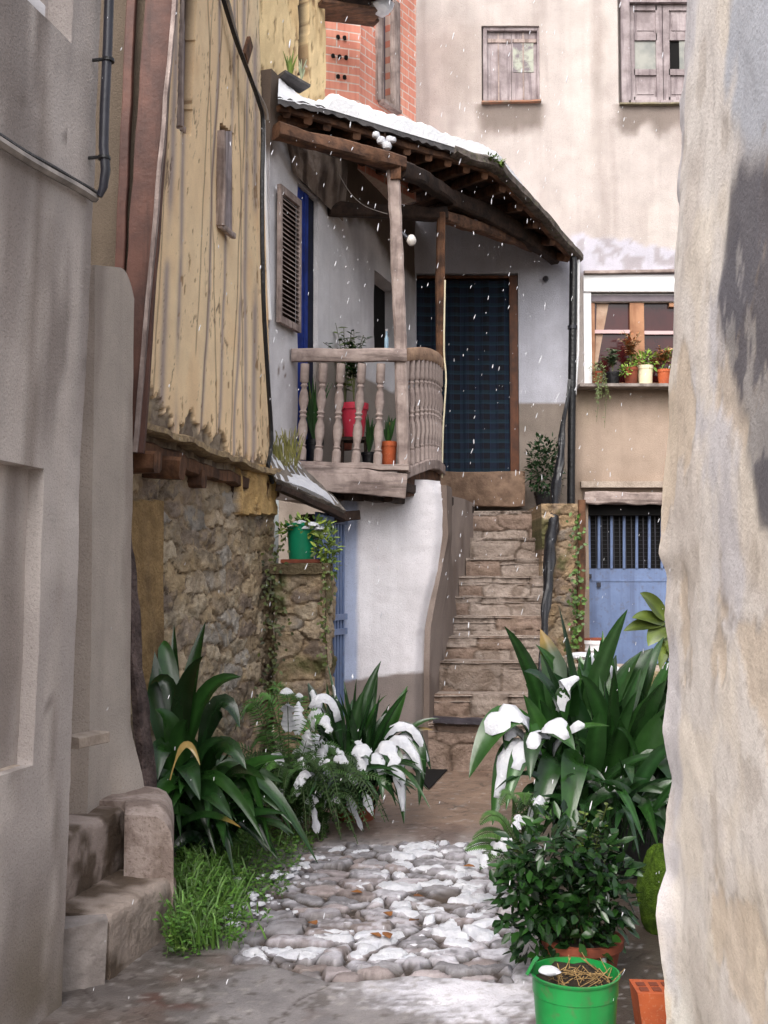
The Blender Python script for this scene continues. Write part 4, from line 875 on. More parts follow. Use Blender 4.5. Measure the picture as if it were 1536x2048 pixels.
beam_part('beam', at(896, 395, 10.3), at(1110, 515, 12.15), .13, .16, M['wood_dark'], 3, -.06)
beam_part('beam', at(884, 432, 10.3), at(1068, 492, 11.9), .10, .11, M['wood_brown_x'], 5)
beam_part('beam', at(690, 300, 9.6), at(985, 400, 11.6), .1, .12, M['wood_dark'], 6)
# dirty old soffit plaster by the left wall
def soff(U, V, P): return .04*fbm(U*4, V*3, 2)+.012*fbm(U*14, V*5, 3), mixc(np.broadcast_to(S(150, 136, 126), P.shape).copy(), S(84, 72, 66), ss(-.2, .5, fbm(U*10, V*2, 5)))
patch('soffit', [at(592, 350, 9.0), at(690, 445, 9.95), at(700, 325, 9.6), at(580, 285, 8.7)], M['rough_plaster'], ga, step=.02, disp=soff, thick=.04)
# posts (hold the roof)
def post(pts, w_, mat, seed):
    mb_ = MB()
    for i in range(len(pts)-1): mb_.beam(pts[i], pts[i+1], w_, w_, seg=8, rough=.01, up=(0, 1, 0), seed=seed, ch=.3)
    return mb_.build('post', mat, ga)
post([at(786, 335, 9.12), at(792, 470, 9.12), at(799, 640, 9.12), at(808, 945, 9.12)], .105, M['wood_grey'], 1)
post([at(882, 428, 10.25), at(880, 560, 10.25), at(880, 730, 10.25)], .085, M['wood_brown'], 7)
mb = MB(); mb.beam(at(780, 345, 9.07), at(802, 345, 9.07), .06, .12, seg=6, rough=.01); mb.build('bracket', M['wood_brown'], ga)

# balcony
bc = thing('balcony', 'weathered wooden balcony with turned balusters above the white wall', 'balcony', at(700, 985, 9.05))
R0 = at(583, 710, 8.98); R1 = at(812, 711, 9.08)
mb = MB(); mb.beam(R0, R1, .07, .105, seg=20, rough=.007, ch=.25); mb.build('handrail', M['wood_grey_x'], bc)
B0 = at(590, 922, 8.98); B1 = at(816, 938, 9.08)
mb = MB(); mb.beam(at(585, 928, 9.0), B1+[0, 0, .005], .12, .05, seg=20, rough=.008); mb.build('bottom_rail', M['wood_grey_x'], bc)
mb = MB(); mb.beam(at(600, 952, 8.96), at(811, 972, 9.05), .1, .2, seg=22, rough=.01, ch=.1); mb.build('fascia_beam', M['wood_grey_x'], bc)
mb = MB()  # floor planks
fl = [at(585, 945, 9.0), at(812, 965, 9.1), at(884, 985, 10.3), np.array([.97, 11.75, 2.38]), np.array([1.0, 12.28, 2.44]), np.array([.33, 12.28, 2.44]), np.array([-.72, 9.15, 2.44])]
nf_ = len(fl); Vf = [p+[0, 0, 0] for p in fl]+[p-[0, 0, .07] for p in fl]
mb.add(Vf, [tuple(range(nf_)), tuple(reversed(range(nf_, 2*nf_)))]+[(i, i+nf_, (i+1) % nf_+nf_, (i+1) % nf_) for i in range(nf_)]); mb.build('floor', M['wood_dark'], bc, smooth=False)
for k in range(5):
    t = .08+.2*k; p = at(600+200*t, 985+8*t, 9.0+.05*t); mb = MB(); mb.beam(p+[0, .05, -.0], p+[.2, .6, .02], .08, .09, seg=4, rough=.01); mb.build('joist', M['wood_dark'], bc)
# turned baluster, one mesh for all
mbb = MB(); Hb = .88
prof = [(0, 0), (.03, 0), (.03, .10), (.022, .12), (.028, .135), (.02, .15), (.026, .20), (.034, .27), (.030, .33), (.018, .38), (.027, .40), (.018, .42), (.028, .44), (.018, .46), (.03, .51), (.034, .55), (.026, .62), (.017, .66), (.026, .68), (.018, .70), (.03, .72), (.03, .88), (0, .88)]
mbb.lathe(prof, (0, 0, 0), 12)
me_b = None
def baluster(p, q, sc=1.0):
    global me_b
    p = np.asarray(p); q = np.asarray(q); v = Vector(q-p); base = p-wl(bc)
    if me_b is None:
        o = obj('baluster', mbb.V, mbb.F, M['wood_grey'], bc, col=mbb.C, loc=base); me_b = o.data
    else:
        o = bpy.data.objects.new('baluster', me_b); SC.collection.objects.link(o); o.parent = bc; o.location = base
    o.rotation_euler = v.to_track_quat('Z', 'Y').to_euler(); o.scale = (sc, sc, v.length/Hb); return o
for k, (xb, xt) in enumerate(((603, 610), (636, 647), (672, 682), (711, 724), (755, 762))):
    baluster(at(xb, 920+k*3, 8.99+.01*k), at(xt, 728, 8.99+.01*k), 1.22)
# curved side: rail, base board and balusters
def side(t, z0, z1, bow=.06):
    p = np.array([.15, 9.14])*(1-t)+np.array([.53, 10.25])*t; nrm2 = np.array([.946, -.324]); p = p+nrm2*bow*4*t*(1-t); return np.array([p[0], p[1], z0+(z1-z0)*t])
mb = MB()
for k in range(10): mb.beam(side(k/10, 3.49, 3.62)+[0, 0, .04*math.sin(math.pi*k/10)], side((k+1)/10, 3.49, 3.62)+[0, 0, .04*math.sin(math.pi*(k+1)/10)], .07, .11, seg=2, rough=.003)
mb.build('handrail', mk('wood_tan', S(170, 140, 116), S(136, 110, 92), 6, .8, .5, 30, (S(92, 72, 60), 20, .6), streak_axis=1, bdist=.01), bc)
mb = MB()
for k in range(10): mb.beam(side(k/10, 2.48, 2.62)+[0, 0, .07*math.sin(math.pi*k/10)], side((k+1)/10, 2.48, 2.62)+[0, 0, .07*math.sin(math.pi*(k+1)/10)], .09, .09, seg=2, rough=.004)
mb.build('bottom_rail', M['wood_grey'], bc)
mb = MB()
for k in range(10): mb.hexa([side(k/10, 2.28, 2.45, .03), side((k+1)/10, 2.28, 2.45, .03), side((k+1)/10, 2.28, 2.45, .01), side(k/10, 2.28, 2.45, .01), side(k/10, 2.5, 2.64, .03)+[0, 0, .05*math.sin(math.pi*k/10)], side((k+1)/10, 2.5, 2.64, .03)+[0, 0, .05*math.sin(math.pi*(k+1)/10)], side((k+1)/10, 2.5, 2.64, .01), side(k/10, 2.5, 2.64, .01)])
mb.build('side_board', M['wood_brown'], bc)
me_b2 = None
for k in range(11):
    t = .06+.088*k; o = baluster(side(t, 2.53, 2.67)+[0, 0, .06*math.sin(math.pi*t)], side(t, 3.44, 3.57)+[0, 0, .04*math.sin(math.pi*t)], 1.0)
cable('rope', 'pale rope hanging down from the rear gallery post', [at(890, 560, 10.15), at(888, 700, 10.15), at(892, 760, 10.15), at(886, 860, 10.15), at(884, 955, 10.15)], .008, M['cream'])
cable('cable', 'thin wire slung under the gallery roof beside the front post', [at(676, 345, 9.5), at(700, 385, 9.5), at(730, 412, 9.4), at(775, 428, 9.15)], .003, M['cable_grey'])
th = thing('light_bulb', 'bare white light bulb sticking out from the front gallery post', 'light bulb', at(805, 472, 9.1))
mb = MB(); mb.tube([at(798, 462, 9.1), at(808, 470, 9.1), at(814, 476, 9.1)], [.016, .018, .02], 10); mb.build('socket', M['pipe'], th)
mb = MB(); c = at(823, 481, 9.1); mb.lathe([(0, -.045), (.02, -.042), (.038, -.02), (.042, .0), (.036, .022), (.02, .045), (0, .05)], c, 16); mb.build('bulb', M['bulb'], th)
th = thing('hanging_decoration', 'cluster of white petals hanging under the roof edge', 'decoration', at(770, 280, 9.1))
mb = MB()
for x, y, r in ((752, 270, .035), (762, 281, .04), (779, 279, .035), (774, 292, .042), (786, 280, .03), (766, 285, .03)):
    mb.lathe([(0, -r), (r*.8, -r*.6), (r, 0), (r*.8, r*.6), (0, r)], at(x, y, 9.08), 10)
mb.build('petals', M['snow'], th)
mb = MB(); mb.tube([at(770, 265, 9.12), at(770, 285, 9.1)], .004, 6); mb.build('stem', M['wood_dark'], th)
# black pipe from the roof corner and sheeting beside the stair
th = thing('drainpipe', 'black drainpipe down from the roof corner beside the white window', 'drainpipe', at(1142, 1010, 12.0))
mb = MB(); mb.tube([at(1120, 498, 12.05), at(1146, 508, 12.0), at(1147, 530, 12.0), at(1144, 760, 12.0), at(1142, 1010, 12.0)], [.04, .045, .045, .045, .045], 12); mb.build('tube', M['black'], th)
mb = MB(); a = at(1145, 655, 12.0); mb.tube([a+[0, 0, -.02], a+[0, 0, .02]], .055, 12); mb.build('collar', M['pipe'], th)
mb = MB(); mb.tube([at(1157, 515, 12.05), at(1156, 700, 12.05), at(1150, 790, 12.05)], .015, 8); mb.build('white_conduit', M['white_metal'], th)
mb = MB(); q = [(1138, 760, 5, 11.85), (1130, 830, 7, 11.7), (1121, 900, 12, 11.5), (1114, 970, 16, 11.3), (1107, 1030, 19, 11.0), (1102, 1080, 20, 10.8), (1097, 1140, 18, 10.5), (1093, 1200, 15, 10.3), (1088, 1270, 11, 10.0), (1082, 1330, 8, 9.8), (1077, 1385, 6, 9.6)]
P = []; Rr = []
for i in range(len(q)-1):
    for k in range(5):
        t = k/5; x, y, r, Y = [q[i][m]*(1-t)+q[i+1][m]*t for m in range(4)]; P.append(at(x+1.5*math.sin(y*.05), y, Y)); Rr.append(r*Y/F*(.92+.1*math.sin(y*.13)))
mb.tube(P, [r*.62 for r in Rr], 12)
for q_ in range(3): mb.tube([p+np.array([.03*math.sin(i*.35+q_*2.1)*min(1, Rr[i]*14), -.01*q_, .0]) for i, p in enumerate(P)], [r*(.34+.12*math.sin(i*.9+q_)) for i, r in enumerate(Rr)], 7)
mb.build('black_sheeting', M['black'], label='glossy black plastic sheeting twisted along the stone stair', cat='plastic sheet')

# ============================================================ STONE STAIRCASE
stc = thing('stone_staircase', 'steep irregular stone staircase climbing to the curtained gallery door', 'staircase', at(970, 1530, 9.4))
ys = [1448, 1388, 1322, 1272, 1232, 1192, 1152, 1116, 1076, 1022]; Ys = [9.42+.255*i for i in range(10)]
zpv = 0
for i in range(10):
    Y = Ys[i]; z1 = at(980, ys[i], Y)[2]
    xl = np.interp(Y, [9.4, 9.9, 10.65, 11.15, 11.7], [.40, .52, .66, .85, .98])-.03; xr = np.interp(Y, [9.4, 9.6, 10.9, 11.6], [1.34, 1.37, 1.56, 1.75])
    BLK = Stones(xr-xl, z1-zpv, .42, .14 if i > 2 else .3, seed=40+i, pw=6, jit=.2)
    c0 = random.choice([S(166, 152, 142), S(158, 144, 134), S(172, 158, 148), S(150, 136, 126)])
    def riser(U, V, P, BLK=BLK, c0=c0, i=i, L_=xr-xl, H_=z1-zpv):
        I, a, e = BLK(U+.02*fbm(U*9, V*9, 7), V+.014*fbm(U*9, V*9, 8)); v = BLK.val[I]; d = ss(0, .12, e)*.016+.008*fbm(U*28, V*28, i+5)-.03*(v[..., 3]-.5)+.012*v[..., 0]+.012*fbm(U*9, V*9, i)-.02*ss(H_-.025, H_, V)**2-.0*U
        c = np.broadcast_to(c0, P.shape)*(.85+.25*v[..., 1:2]); c = mixc(c, S(132, 106, 90), (v[..., 2] > .78)*.6); c = mixc(c, S(90, 76, 64), ss(.10, .02, e)*.6)
        c = mixc(c, S(112, 94, 80), ss(.15, .5, fbm(U*5, V*5, i+3))*.45); return d, c
    sp = patch('step', [(xl, Y, zpv-.06), (xr, Y-.04, zpv-.06), (xr, Y-.04, z1), (xl, Y, z1)], M['stone'], stc, step=.014, disp=riser, thick=.02)
    mb = MB(); yb2 = Y+.34 if i < 9 else 12.28
    nx_, ny_ = 24, 6; V = []; Fc = []
    for a in range(nx_+1):
        for b in range(ny_+1):
            x = xl+(xr+.0-xl)*a/nx_; y = Y-.012-.04*a/nx_+(yb2-Y)*b/ny_; V.append((x, y, z1-.002+.008*fbm(x*6, y*6, i)-(.014 if b == 0 else 0)))
    for a in range(nx_):
        for b in range(ny_): Fc.append((a*(ny_+1)+b, (a+1)*(ny_+1)+b, (a+1)*(ny_+1)+b+1, a*(ny_+1)+b+1))
    V = np.array(V); n = len(V); V = np.vstack([V, V-[0, 0, .05]]); Fc = Fc+[tuple(q+n for q in reversed(f)) for f in Fc]
    obj('tread', V, Fc, M['stone'], sp, col=np.broadcast_to(c0*1.05, V.shape))
    zpv = z1
# landing to the right and stone side wall
RW = Stones(.6, 2.6, .2, .13, seed=61)
def rwd(U, V, P): d, c = rubble(U, V, P, RW, moss=.1); return d, c*np.array([.8, .76, .74])
ra = at(1086, 1400, 10.95); rb2 = at(1163, 1400, 10.95)
patch('side_wall', [(ra[0], 10.95, -.03), (rb2[0], 10.95, -.03), (rb2[0], 10.95, 2.36), (ra[0], 10.95, 2.36)], M['stone'], stc, step=.014, disp=rwd, thick=1.2)
mb = MB(); mb.beam(at(1160, 1420, 10.9), at(1163, 1000, 10.9), .07, .07, seg=20, rough=.012, up=(0, 1, 0)); mb.build('old_post', M['wood_brown'], label='thin brown wooden post between the stair wall and the blue steel door', cat='post')
mb = MB(); a = at(865, 1432, 9.45); b = at(1005, 1440, 9.4); mb.beam(np.array([a[0], a[1]-.05, a[2]-.02]), np.array([b[0], b[1]-.05, b[2]-.02]), .14, .05, seg=14, rough=.007, ch=.3); mb.build('slate_slab', mk('dark_slate', S(72, 66, 72), S(52, 48, 54), 6, .5, .5, 30), label='dark grey slate slab lying on the lowest stair', cat='slab')
# thin flat dark wedge and foot slab at the left of the stairs
mb = MB(); a = gnd(846, 1528); b = gnd(908, 1527); c = gnd(858, 1580)
mb.add([a+[0, 0, .01], b+[0, 0, .01], c+[0, 0, .01], a+[-.15, .2, .01], a+[0, 0, .004], b+[0, 0, .004], c+[0, 0, .004], a+[-.15, .2, .004]], [(0, 2, 1), (0, 3, 2), (4, 5, 6), (4, 6, 7), (1, 2, 6, 5), (2, 3, 7, 6), (3, 0, 4, 7), (0, 1, 5, 4)]); mb.build('dark_wedge', M['dark'], label='flat dark wedge at the foot of the stone stair', cat='dark_wedge')

# ============================================================ RIGHT FOREGROUND WALL
rwY = 3.6
OUTR = [(-2400, 1440), (-400, 1412), (0, 1406), (100, 1396), (190, 1378), (215, 1364), (262, 1366), (285, 1376), (330, 1374), (360, 1358), (395, 1356), (430, 1368), (520, 1354), (600, 1352), (700, 1350), (770, 1342), (850, 1338), (930, 1330), (1000, 1324), (1060, 1322), (1110, 1318), (1150, 1336), (1230, 1330), (1300, 1341), (1400, 1336), (1460, 1328), (1560, 1346), (1620, 1334), (1680, 1326), (1740, 1334), (1790, 1316), (1830, 1312), (1900, 1320), (1950, 1324), (2048, 1332), (2300, 1340)]
rh = thing('house', 'near right wall with flaking grey plaster and dark peeling paint', 'house', (.95, 3.6, 0))
zR0, zR1 = -.03, 4.6
Bm = at(1340, 2048, rwY)[0]
RL0 = np.array([.95, rwY, zR0]); RL1 = np.array([.80, .9, zR0])
def rwarp(U, V, P, Lu, Lv):
    Q = P.copy(); t = 1-U/Lu  # U runs from far (left in view) to near
    zz = P[..., 2]; dep = rwY*math.cos(TH)+(zz-CAMZ)*math.sin(TH); iy = 1024-F*(-rwY*math.sin(TH)+(zz-CAMZ)*math.cos(TH))/dep
    ox = np.interp(iy, [o[0] for o in OUTR], [o[1] for o in OUTR]); xe = (ox-768)/F*dep
    base = np.interp(iy, [-400, 1000, 2200], [.955+.04, .925, .95])
    sh_ = xe-base
    near = np.exp(-U/.09)
    Q[..., 0] = P[..., 0]-.95+base+sh_*near+.03*ss(.0, .1, U)*0
    return Q
def rwall(U, V, P):
    ix, iy = toimg(P); Z = P[..., 2]
    c = np.broadcast_to(S(236, 228, 221), P.shape).copy(); c = mixc(c, S(218, 207, 198), ss(-.1, .5, fbm(U*3, V*2.2, 3))*.8)
    c = mixc(c, S(212, 208, 212), ss(.05, .3, fbm(U*3.5+3, V*1.8, 6))*.8); c = mixc(c, S(244, 232, 216), ss(.1, .5, fbm(U*4, V*3.5, 9))*.6)
    och = ss(.16, .24, fbm(U*3.5, V*2.8, 12)+.2*ss(1400, 1900, iy)-.12+.05*fbm(U*20, V*20, 13)); c = mixc(c, S(218, 198, 174), och*.65)
    c = mixc(c, c*.8, ss(.3, .5, fbm(U*40, V*26, 71))*.6)
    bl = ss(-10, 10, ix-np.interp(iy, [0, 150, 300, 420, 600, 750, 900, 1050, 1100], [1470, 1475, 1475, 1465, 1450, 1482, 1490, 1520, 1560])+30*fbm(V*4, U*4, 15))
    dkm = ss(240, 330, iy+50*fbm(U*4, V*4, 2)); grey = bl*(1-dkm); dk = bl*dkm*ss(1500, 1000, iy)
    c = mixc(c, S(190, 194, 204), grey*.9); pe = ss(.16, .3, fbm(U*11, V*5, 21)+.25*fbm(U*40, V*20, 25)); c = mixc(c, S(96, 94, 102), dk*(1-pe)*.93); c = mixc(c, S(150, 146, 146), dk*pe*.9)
    chip = ss(.40, .5, fbm(U*7, V*6, 27)); c = mixc(c, S(176, 162, 148), chip*.35*(1-bl))
    line = ss(.03, .0, np.abs(fbm(U*3.5, V*2.8, 12)+.22*ss(1400, 1900, iy)-.1-.18)); c = mixc(c, S(150, 136, 124), line*.5)
    fl_ = ss(0, .06, fbm(U*3, V*2, 30)); d = .003*fl_+.006*fbm(U*1.6, V*1.3, 1)+.002*fbm(U*9, V*9, 2)+.0012*fbm(U*26, V*26, 4)-.003*och-.0015*chip+.003*bl
    return d, c
RL0t = RL0+[.0, 0, zR1-zR0]; RL1t = RL1+[0, 0, zR1-zR0]
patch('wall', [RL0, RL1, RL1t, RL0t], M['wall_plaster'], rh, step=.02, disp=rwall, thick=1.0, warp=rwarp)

# ============================================================ PLANTS
def bez(p0, p1, p2, t): return p0*(1-t)**2+2*p1*t*(1-t)+p2*t*t
def blade(mb, p0, p1, p2, width, col, face=None, ns=12, fold=.22, snow=None, srange=(.35, .9), sth=.02, pet=.2, twist=0.0, wav=.0):
    """lance-shaped leaf along a bezier (p1 is the point the curve passes through at half length)"""
    p0, p1, p2 = [np.asarray(q, float) for q in (p0, p1, p2)]; c1 = 2*p1-.5*(p0+p2)
    V = []; cols = []; SV = []; rows = []
    fdir = nrm(face if face is not None else np.array([0, -.7, .7]))
    ph = random.uniform(0, 6); cv = [random.uniform(.75, 1.25) for _ in range(5)]; tip = snow is None and random.random() < .03
    for i in range(ns+1):
        t = i/ns; c = bez(p0, c1, p2, t); tg = nrm(bez(p0, c1, p2, min(t+.02, 1))-bez(p0, c1, p2, max(t-.02, 0)))
        sd_ = np.cross(tg, fdir); sd_ = nrm(sd_) if np.linalg.norm(sd_) > 1e-3 else np.array([1., 0, 0]); n = np.cross(sd_, tg)
        if n[2] < 0 and abs(n[2]) > .3: pass
        a = twist*(t-.4); s2 = sd_*math.cos(a)+n*math.sin(a); n2 = np.cross(s2, tg)
        u = max(0, (t-pet)/(1-pet)); wv = width*.5*(math.sin(math.pi*min(1, u**.8))**.75) if u > 0 else 0; wv = max(wv, .004)
        if t > .999: wv = .0015
        for k, f in enumerate((-1, -.5, 0, .5, 1)):
            V.append(c+s2*wv*f+n2*(abs(f)**1.3)*wv*fold+n2*wav*wv*math.sin(t*14+ph)*abs(f)); cc_ = np.asarray(col)*cv[k]*(1.0 if k != 2 else 1.3)*(1+.25*math.sin(t*5+ph)); cols.append(cc_*(1-ss(.82, .97, np.array(t)))+S(150, 120, 66)*ss(.82, .97, np.array(t)) if tip else cc_)
        if snow is not None and srange[0] <= t <= srange[1]: rows.append((c, s2, n2, wv, t))
    b = len(mb.V); Fc = []
    for i in range(ns):
        for k in range(4): Fc.append((i*5+k, i*5+k+1, (i+1)*5+k+1, (i+1)*5+k))
    mb.add(V, Fc, cols)
    if snow is not None and len(rows) > 2:
        SVv = []; m = 7; up = np.array([0, 0, 1.])
        sgn = 1
        for c, s2, n2, wv, t in rows:
            e = math.sin(math.pi*(t-srange[0]+.02)/(srange[1]-srange[0]+.04))**.5; nn = n2 if n2[2] >= 0 else -n2; un = nrm(nn*.6+up*.6); sg = 1 if n2[2] >= 0 else -1
            hh = sth*e*(1+.7*fbm(c[0]*20, c[1]*20, c[2]*20, 2)); ww = wv*.92*(.55+.45*e)*(.84+.5*fbm(c[0]*30+5, c[1]*30, c[2]*30, 2))
            for k in range(m):
                f = -1+2*k/(m-1); SVv.append(c+s2*ww*f+n2*(abs(f)**1.3)*wv*fold+un*(.002+hh*(1-f*f)**.6)-up*.004*abs(f))
            SVv.append(c-un*.002)
        M1 = m+1; L_ = len(rows); Fs = []
        for i in range(L_-1):
            for k in range(M1): Fs.append((i*M1+k, i*M1+(k+1) % M1, (i+1)*M1+(k+1) % M1, (i+1)*M1+k))
        Fs += [tuple(reversed(range(M1))), tuple(range((L_-1)*M1, L_*M1))]
        snow.add(SVv, Fs)
def gcol(dark=0.0, yel=0.0):
    b = S(46, 82, 32)*(1-dark)+S(20, 42, 22)*dark; return (b*(1-yel)+S(150, 160, 60)*yel)*random.uniform(.75, 1.3)
def pxleaf(mb, b, m, t, wpx, Y, dY=0, snow=None, **k):
    p0 = at(b[0], b[1], Y); p1 = at(m[0], m[1], Y+dY*.5); p2 = at(t[0], t[1], Y+dY)
    face = k.pop('face', None)
    if face is None: face = np.array([random.uniform(-.3, .3), -.8, random.uniform(.3, .8)])
    blade(mb, p0, p1, p2, wpx*Y/F, k.pop('col', gcol(random.random()*.7)), face=face, snow=snow, **k)
def fill_leaves(mb, base, rad, n, hr, wr, spread, dark=.7, droop=.25, bias=(0, 0), snow=None, snowp=0.0):
    for _ in range(n):
        a = random.uniform(0, 2*math.pi); p0 = np.array([base[0]+rad*random.uniform(-1, 1), base[1]+rad*.6*random.uniform(-1, 1), base[2]])
        L_ = random.uniform(*hr); sp = random.uniform(*spread)*L_; d = np.array([math.cos(a)+bias[0], math.sin(a)*.8+bias[1], 0])
        z1 = L_*random.uniform(.6, .75); z2 = L_*(1-droop*random.random()-.5*(sp/L_)**2)
        p1 = p0+d*sp*.42+[0, 0, z1*.75]; p2 = p0+d*sp+[0, 0, z2]
        blade(mb, p0, p1, p2, random.uniform(*wr), gcol(random.uniform(dark*.4, dark)), face=np.array([random.uniform(-.7, .7), -.7, .6]), snow=snow if random.random() < snowp else None, twist=random.uniform(-.8, .8))
def plant(name, label, cat, base, mb, mat=None, group=None, part='leaves', snow=None, snowlabel=None):
    t = thing(name, label, cat, base, group); mb.build(part, mat or M['leaf'], t, sharp=80)
    if snow is not None and snow.V: obj('snow', snow.V, snow.F, M['snow'], col=snow.C, label=snowlabel, cat='snow', kind='stuff', sharp=80)
    return t
def flowerpot(nm, base, rt, rb_, h, mat, parent, rim=.12, soil=True):
    mb_ = MB(); rr = rt*1.08
    mb_.lathe([(0, 0), (rb_, 0), (rt, h*(1-rim*1.5)), (rr, h*(1-rim*1.5)), (rr*1.02, h), (rt*.93, h), (rt*.9, h*.86), (0, h*.86)], base, 26); o = mb_.build(nm, mat, parent)
    if soil:
        mb_ = MB(); mb_.lathe([(0, h*.865), (rt*.5, h*.885), (rt*.88, h*.872)], base, 18); mb_.build('soil', M['soil'], o if parent is not None and parent.parent is None else parent)
    return o
def leaflet(mb, p, d, L_, W_, n, col):
    d = nrm(d); s_ = nrm(np.cross(d, n)); n = np.cross(s_, d)
    mb.add([p, p+d*L_*.4+s_*W_*.5+n*W_*.12, p+d*L_*.45-n*W_*.06, p+d*L_*.4-s_*W_*.5+n*W_*.12, p+d*L_*.78+s_*W_*.3+n*W_*.02, p+d*L_*.78-s_*W_*.3+n*W_*.02, p+d*L_-n*W_*.1], [(0, 1, 2), (0, 2, 3), (1, 4, 6, 2), (2, 6, 5, 3)], col)
def bush(mb, c, r, n, L_, W_, colf, seed_h=None, up=.4):
    for _ in range(n):
        while True:
            q = np.array([random.uniform(-1, 1) for _ in range(3)])
            if .25 < np.linalg.norm(q) < 1: break
        k = 1+.25*float(fbm(q[0]*2+c[0], q[1]*2, q[2]*2, 2)); p = np.asarray(c)+np.asarray(r)*q*k
        d = nrm(q+np.array([random.gauss(0, .5), random.gauss(0, .5), random.gauss(up*.3, .4)])); leaflet(mb, p, d, L_*random.uniform(.6, 1.3), W_*random.uniform(.7, 1.2), nrm([random.gauss(0, .5), random.gauss(-.3, .5), 1]), colf())
def fern(mb, p0, p1, p2, nl, ll, col, snow=None):
    p0, p1, p2 = [np.asarray(q, float) for q in (p0, p1, p2)]; c1 = 2*p1-.5*(p0+p2)
    mb.tube([bez(p0, c1, p2, t/8) for t in range(9)], .003, 5, S(60, 80, 40))
    for i in range(nl):
        t = .12+.88*i/nl; c = bez(p0, c1, p2, t); tg = nrm(bez(p0, c1, p2, min(t+.02, 1))-bez(p0, c1, p2, t-.02)); sd_ = nrm(np.cross(tg, (0, -.5, .8)))
        L_ = ll*math.sin(math.pi*min(1, (t*.9+.1))**.8)**.7+.004
        for sg in (-1, 1): leaflet(mb, c, sd_*sg+tg*.35+np.array([0, 0, -.15]), L_, .2*ll, (0, -.4, 1), np.asarray(col)*random.uniform(.8, 1.25))
    if snow is not None:
        t0 = random.uniform(.2, .4)
        while t0 < .92:
            t1 = min(.97, t0+random.uniform(.08, .3)); V = []; m = 7; L_ = 8
            for i in range(L_+1):
                t = t0+(t1-t0)*i/L_; c = bez(p0, c1, p2, t); tg = nrm(bez(p0, c1, p2, min(t+.02, 1))-bez(p0, c1, p2, t-.02)); sd_ = nrm(np.cross(tg, (0, -.5, .8))); e = math.sin(math.pi*(i+.3)/(L_+.6))**.6; q = random.uniform(.5, 1.25)
                for k in range(m): f = -1+2*k/(m-1); V.append(c+sd_*f*ll*.8*e*q*(1-.4*t)+np.array([0, -.2, 1])*(.026*e*q*(1-f*f)**.6+.002)+np.array([0, 0, -.012*abs(f)]))
                V.append(c-np.array([0, 0, .004]))
            M1 = m+1; snow.add(V, [(i*M1+k, i*M1+(k+1) % M1, (i+1)*M1+(k+1) % M1, (i+1)*M1+k) for i in range(L_) for k in range(M1)]+[tuple(reversed(range(M1))), tuple(range(L_*M1, L_*M1+M1))])
            t0 = t1+random.uniform(.04, .2)

# --- right aspidistra clump in dark pots
random.seed(21)
mb = MB(); sn = MB(); YR = 6.0
R_ = lambda *a, **k: pxleaf(mb, *a, **k)
for b, m, t, w_, dY, s_ in (
 ((1150, 1620), (1128, 1420), (1081, 1258), 66, .2, 0), ((1215, 1620), (1212, 1420), (1205, 1262), 26, .2, 0), ((1215, 1620), (1236, 1420), (1306, 1296), 72, .3, 0),
 ((1225, 1620), (1272, 1470), (1346, 1368), 56, .1, 0), ((1240, 1620), (1290, 1500), (1345, 1410), 50, -.1, 0), ((1190, 1620), (1180, 1430), (1160, 1312), 44, .3, 0), ((1205, 1620), (1215, 1460), (1250, 1330), 52, .3, 0),
 ((1120, 1620), (1092, 1490), (1047, 1390), 40, -.1, 0), ((1130, 1620), (1108, 1480), (1080, 1400), 30, .0, 0),
 ((1125, 1600), (1120, 1420), (1166, 1358), 34, -.15, (.5, .95)), ((1110, 1640), (1035, 1440), (938, 1556), 74, -.35, (.36, .8)), ((1090, 1620), (1120, 1488), (1218, 1452), 34, -.4, (.4, .8)),
 ((1115, 1640), (1040, 1500), (985, 1650), 56, -.35, (.3, .92)), ((1120, 1640), (1062, 1500), (1012, 1620), 44, -.45, (.35, .8)), ((1125, 1620), (1100, 1470), (1150, 1500), 60, -.5, (.45, .92)), ((1130, 1630), (1080, 1480), (1060, 1560), 46, -.5, (.4, .8)), ((1130, 1640), (1110, 1520), (1060, 1700), 48, -.45, 0), ((1150, 1640), (1150, 1520), (1130, 1690), 54, -.5, 0),
 ((1120, 1640), (1045, 1480), (1010, 1500), 40, -.25, (.45, .92)), ((1240, 1640), (1300, 1520), (1356, 1588), 46, -.2, 0), ((1220, 1640), (1280, 1560), (1335, 1700), 46, -.3, 0), ((1200, 1640), (1230, 1520), (1240, 1440), 44, -.2, 0), ((1180, 1640), (1190, 1500), (1200, 1420), 40, -.2, 0), ((1215, 1640), (1205, 1420), (1232, 1340), 30, .4, (.6, .95)), ((1160, 1620), (1150, 1420), (1190, 1310), 40, .45, (.72, .97))):
    R_(b, m, t, w_, YR, dY, snow=sn if s_ else None, **(dict(srange=s_, sth=.045, ns=20, face=np.array([random.uniform(-.2, .2), -.6, .9])) if s_ else {}))
bR = gnd(1190, 1740)
fill_leaves(mb, (bR[0]-.02, 6.15, .28), .26, 46, (.7, 1.25), (.07, .12), (.1, .45), dark=.95)
fill_leaves(mb, (bR[0]+.18, 6.1, .2), .22, 34, (.5, .95), (.06, .10), (.2, .7), dark=.9, bias=(.2, -.3))
fill_leaves(mb, (bR[0]-.02, 5.9, .2), .28, 70, (.35, .75), (.045, .08), (.4, .95), dark=1.0, droop=.6, bias=(-.1, -.5))
tr = plant('aspidistra', 'tall broad leaved potted plant with thick snow before the blue steel door', 'plant', (bR[0], 6.1, 0), mb, snow=sn, snowlabel='thick white snow on the leaves of the tall right plant')
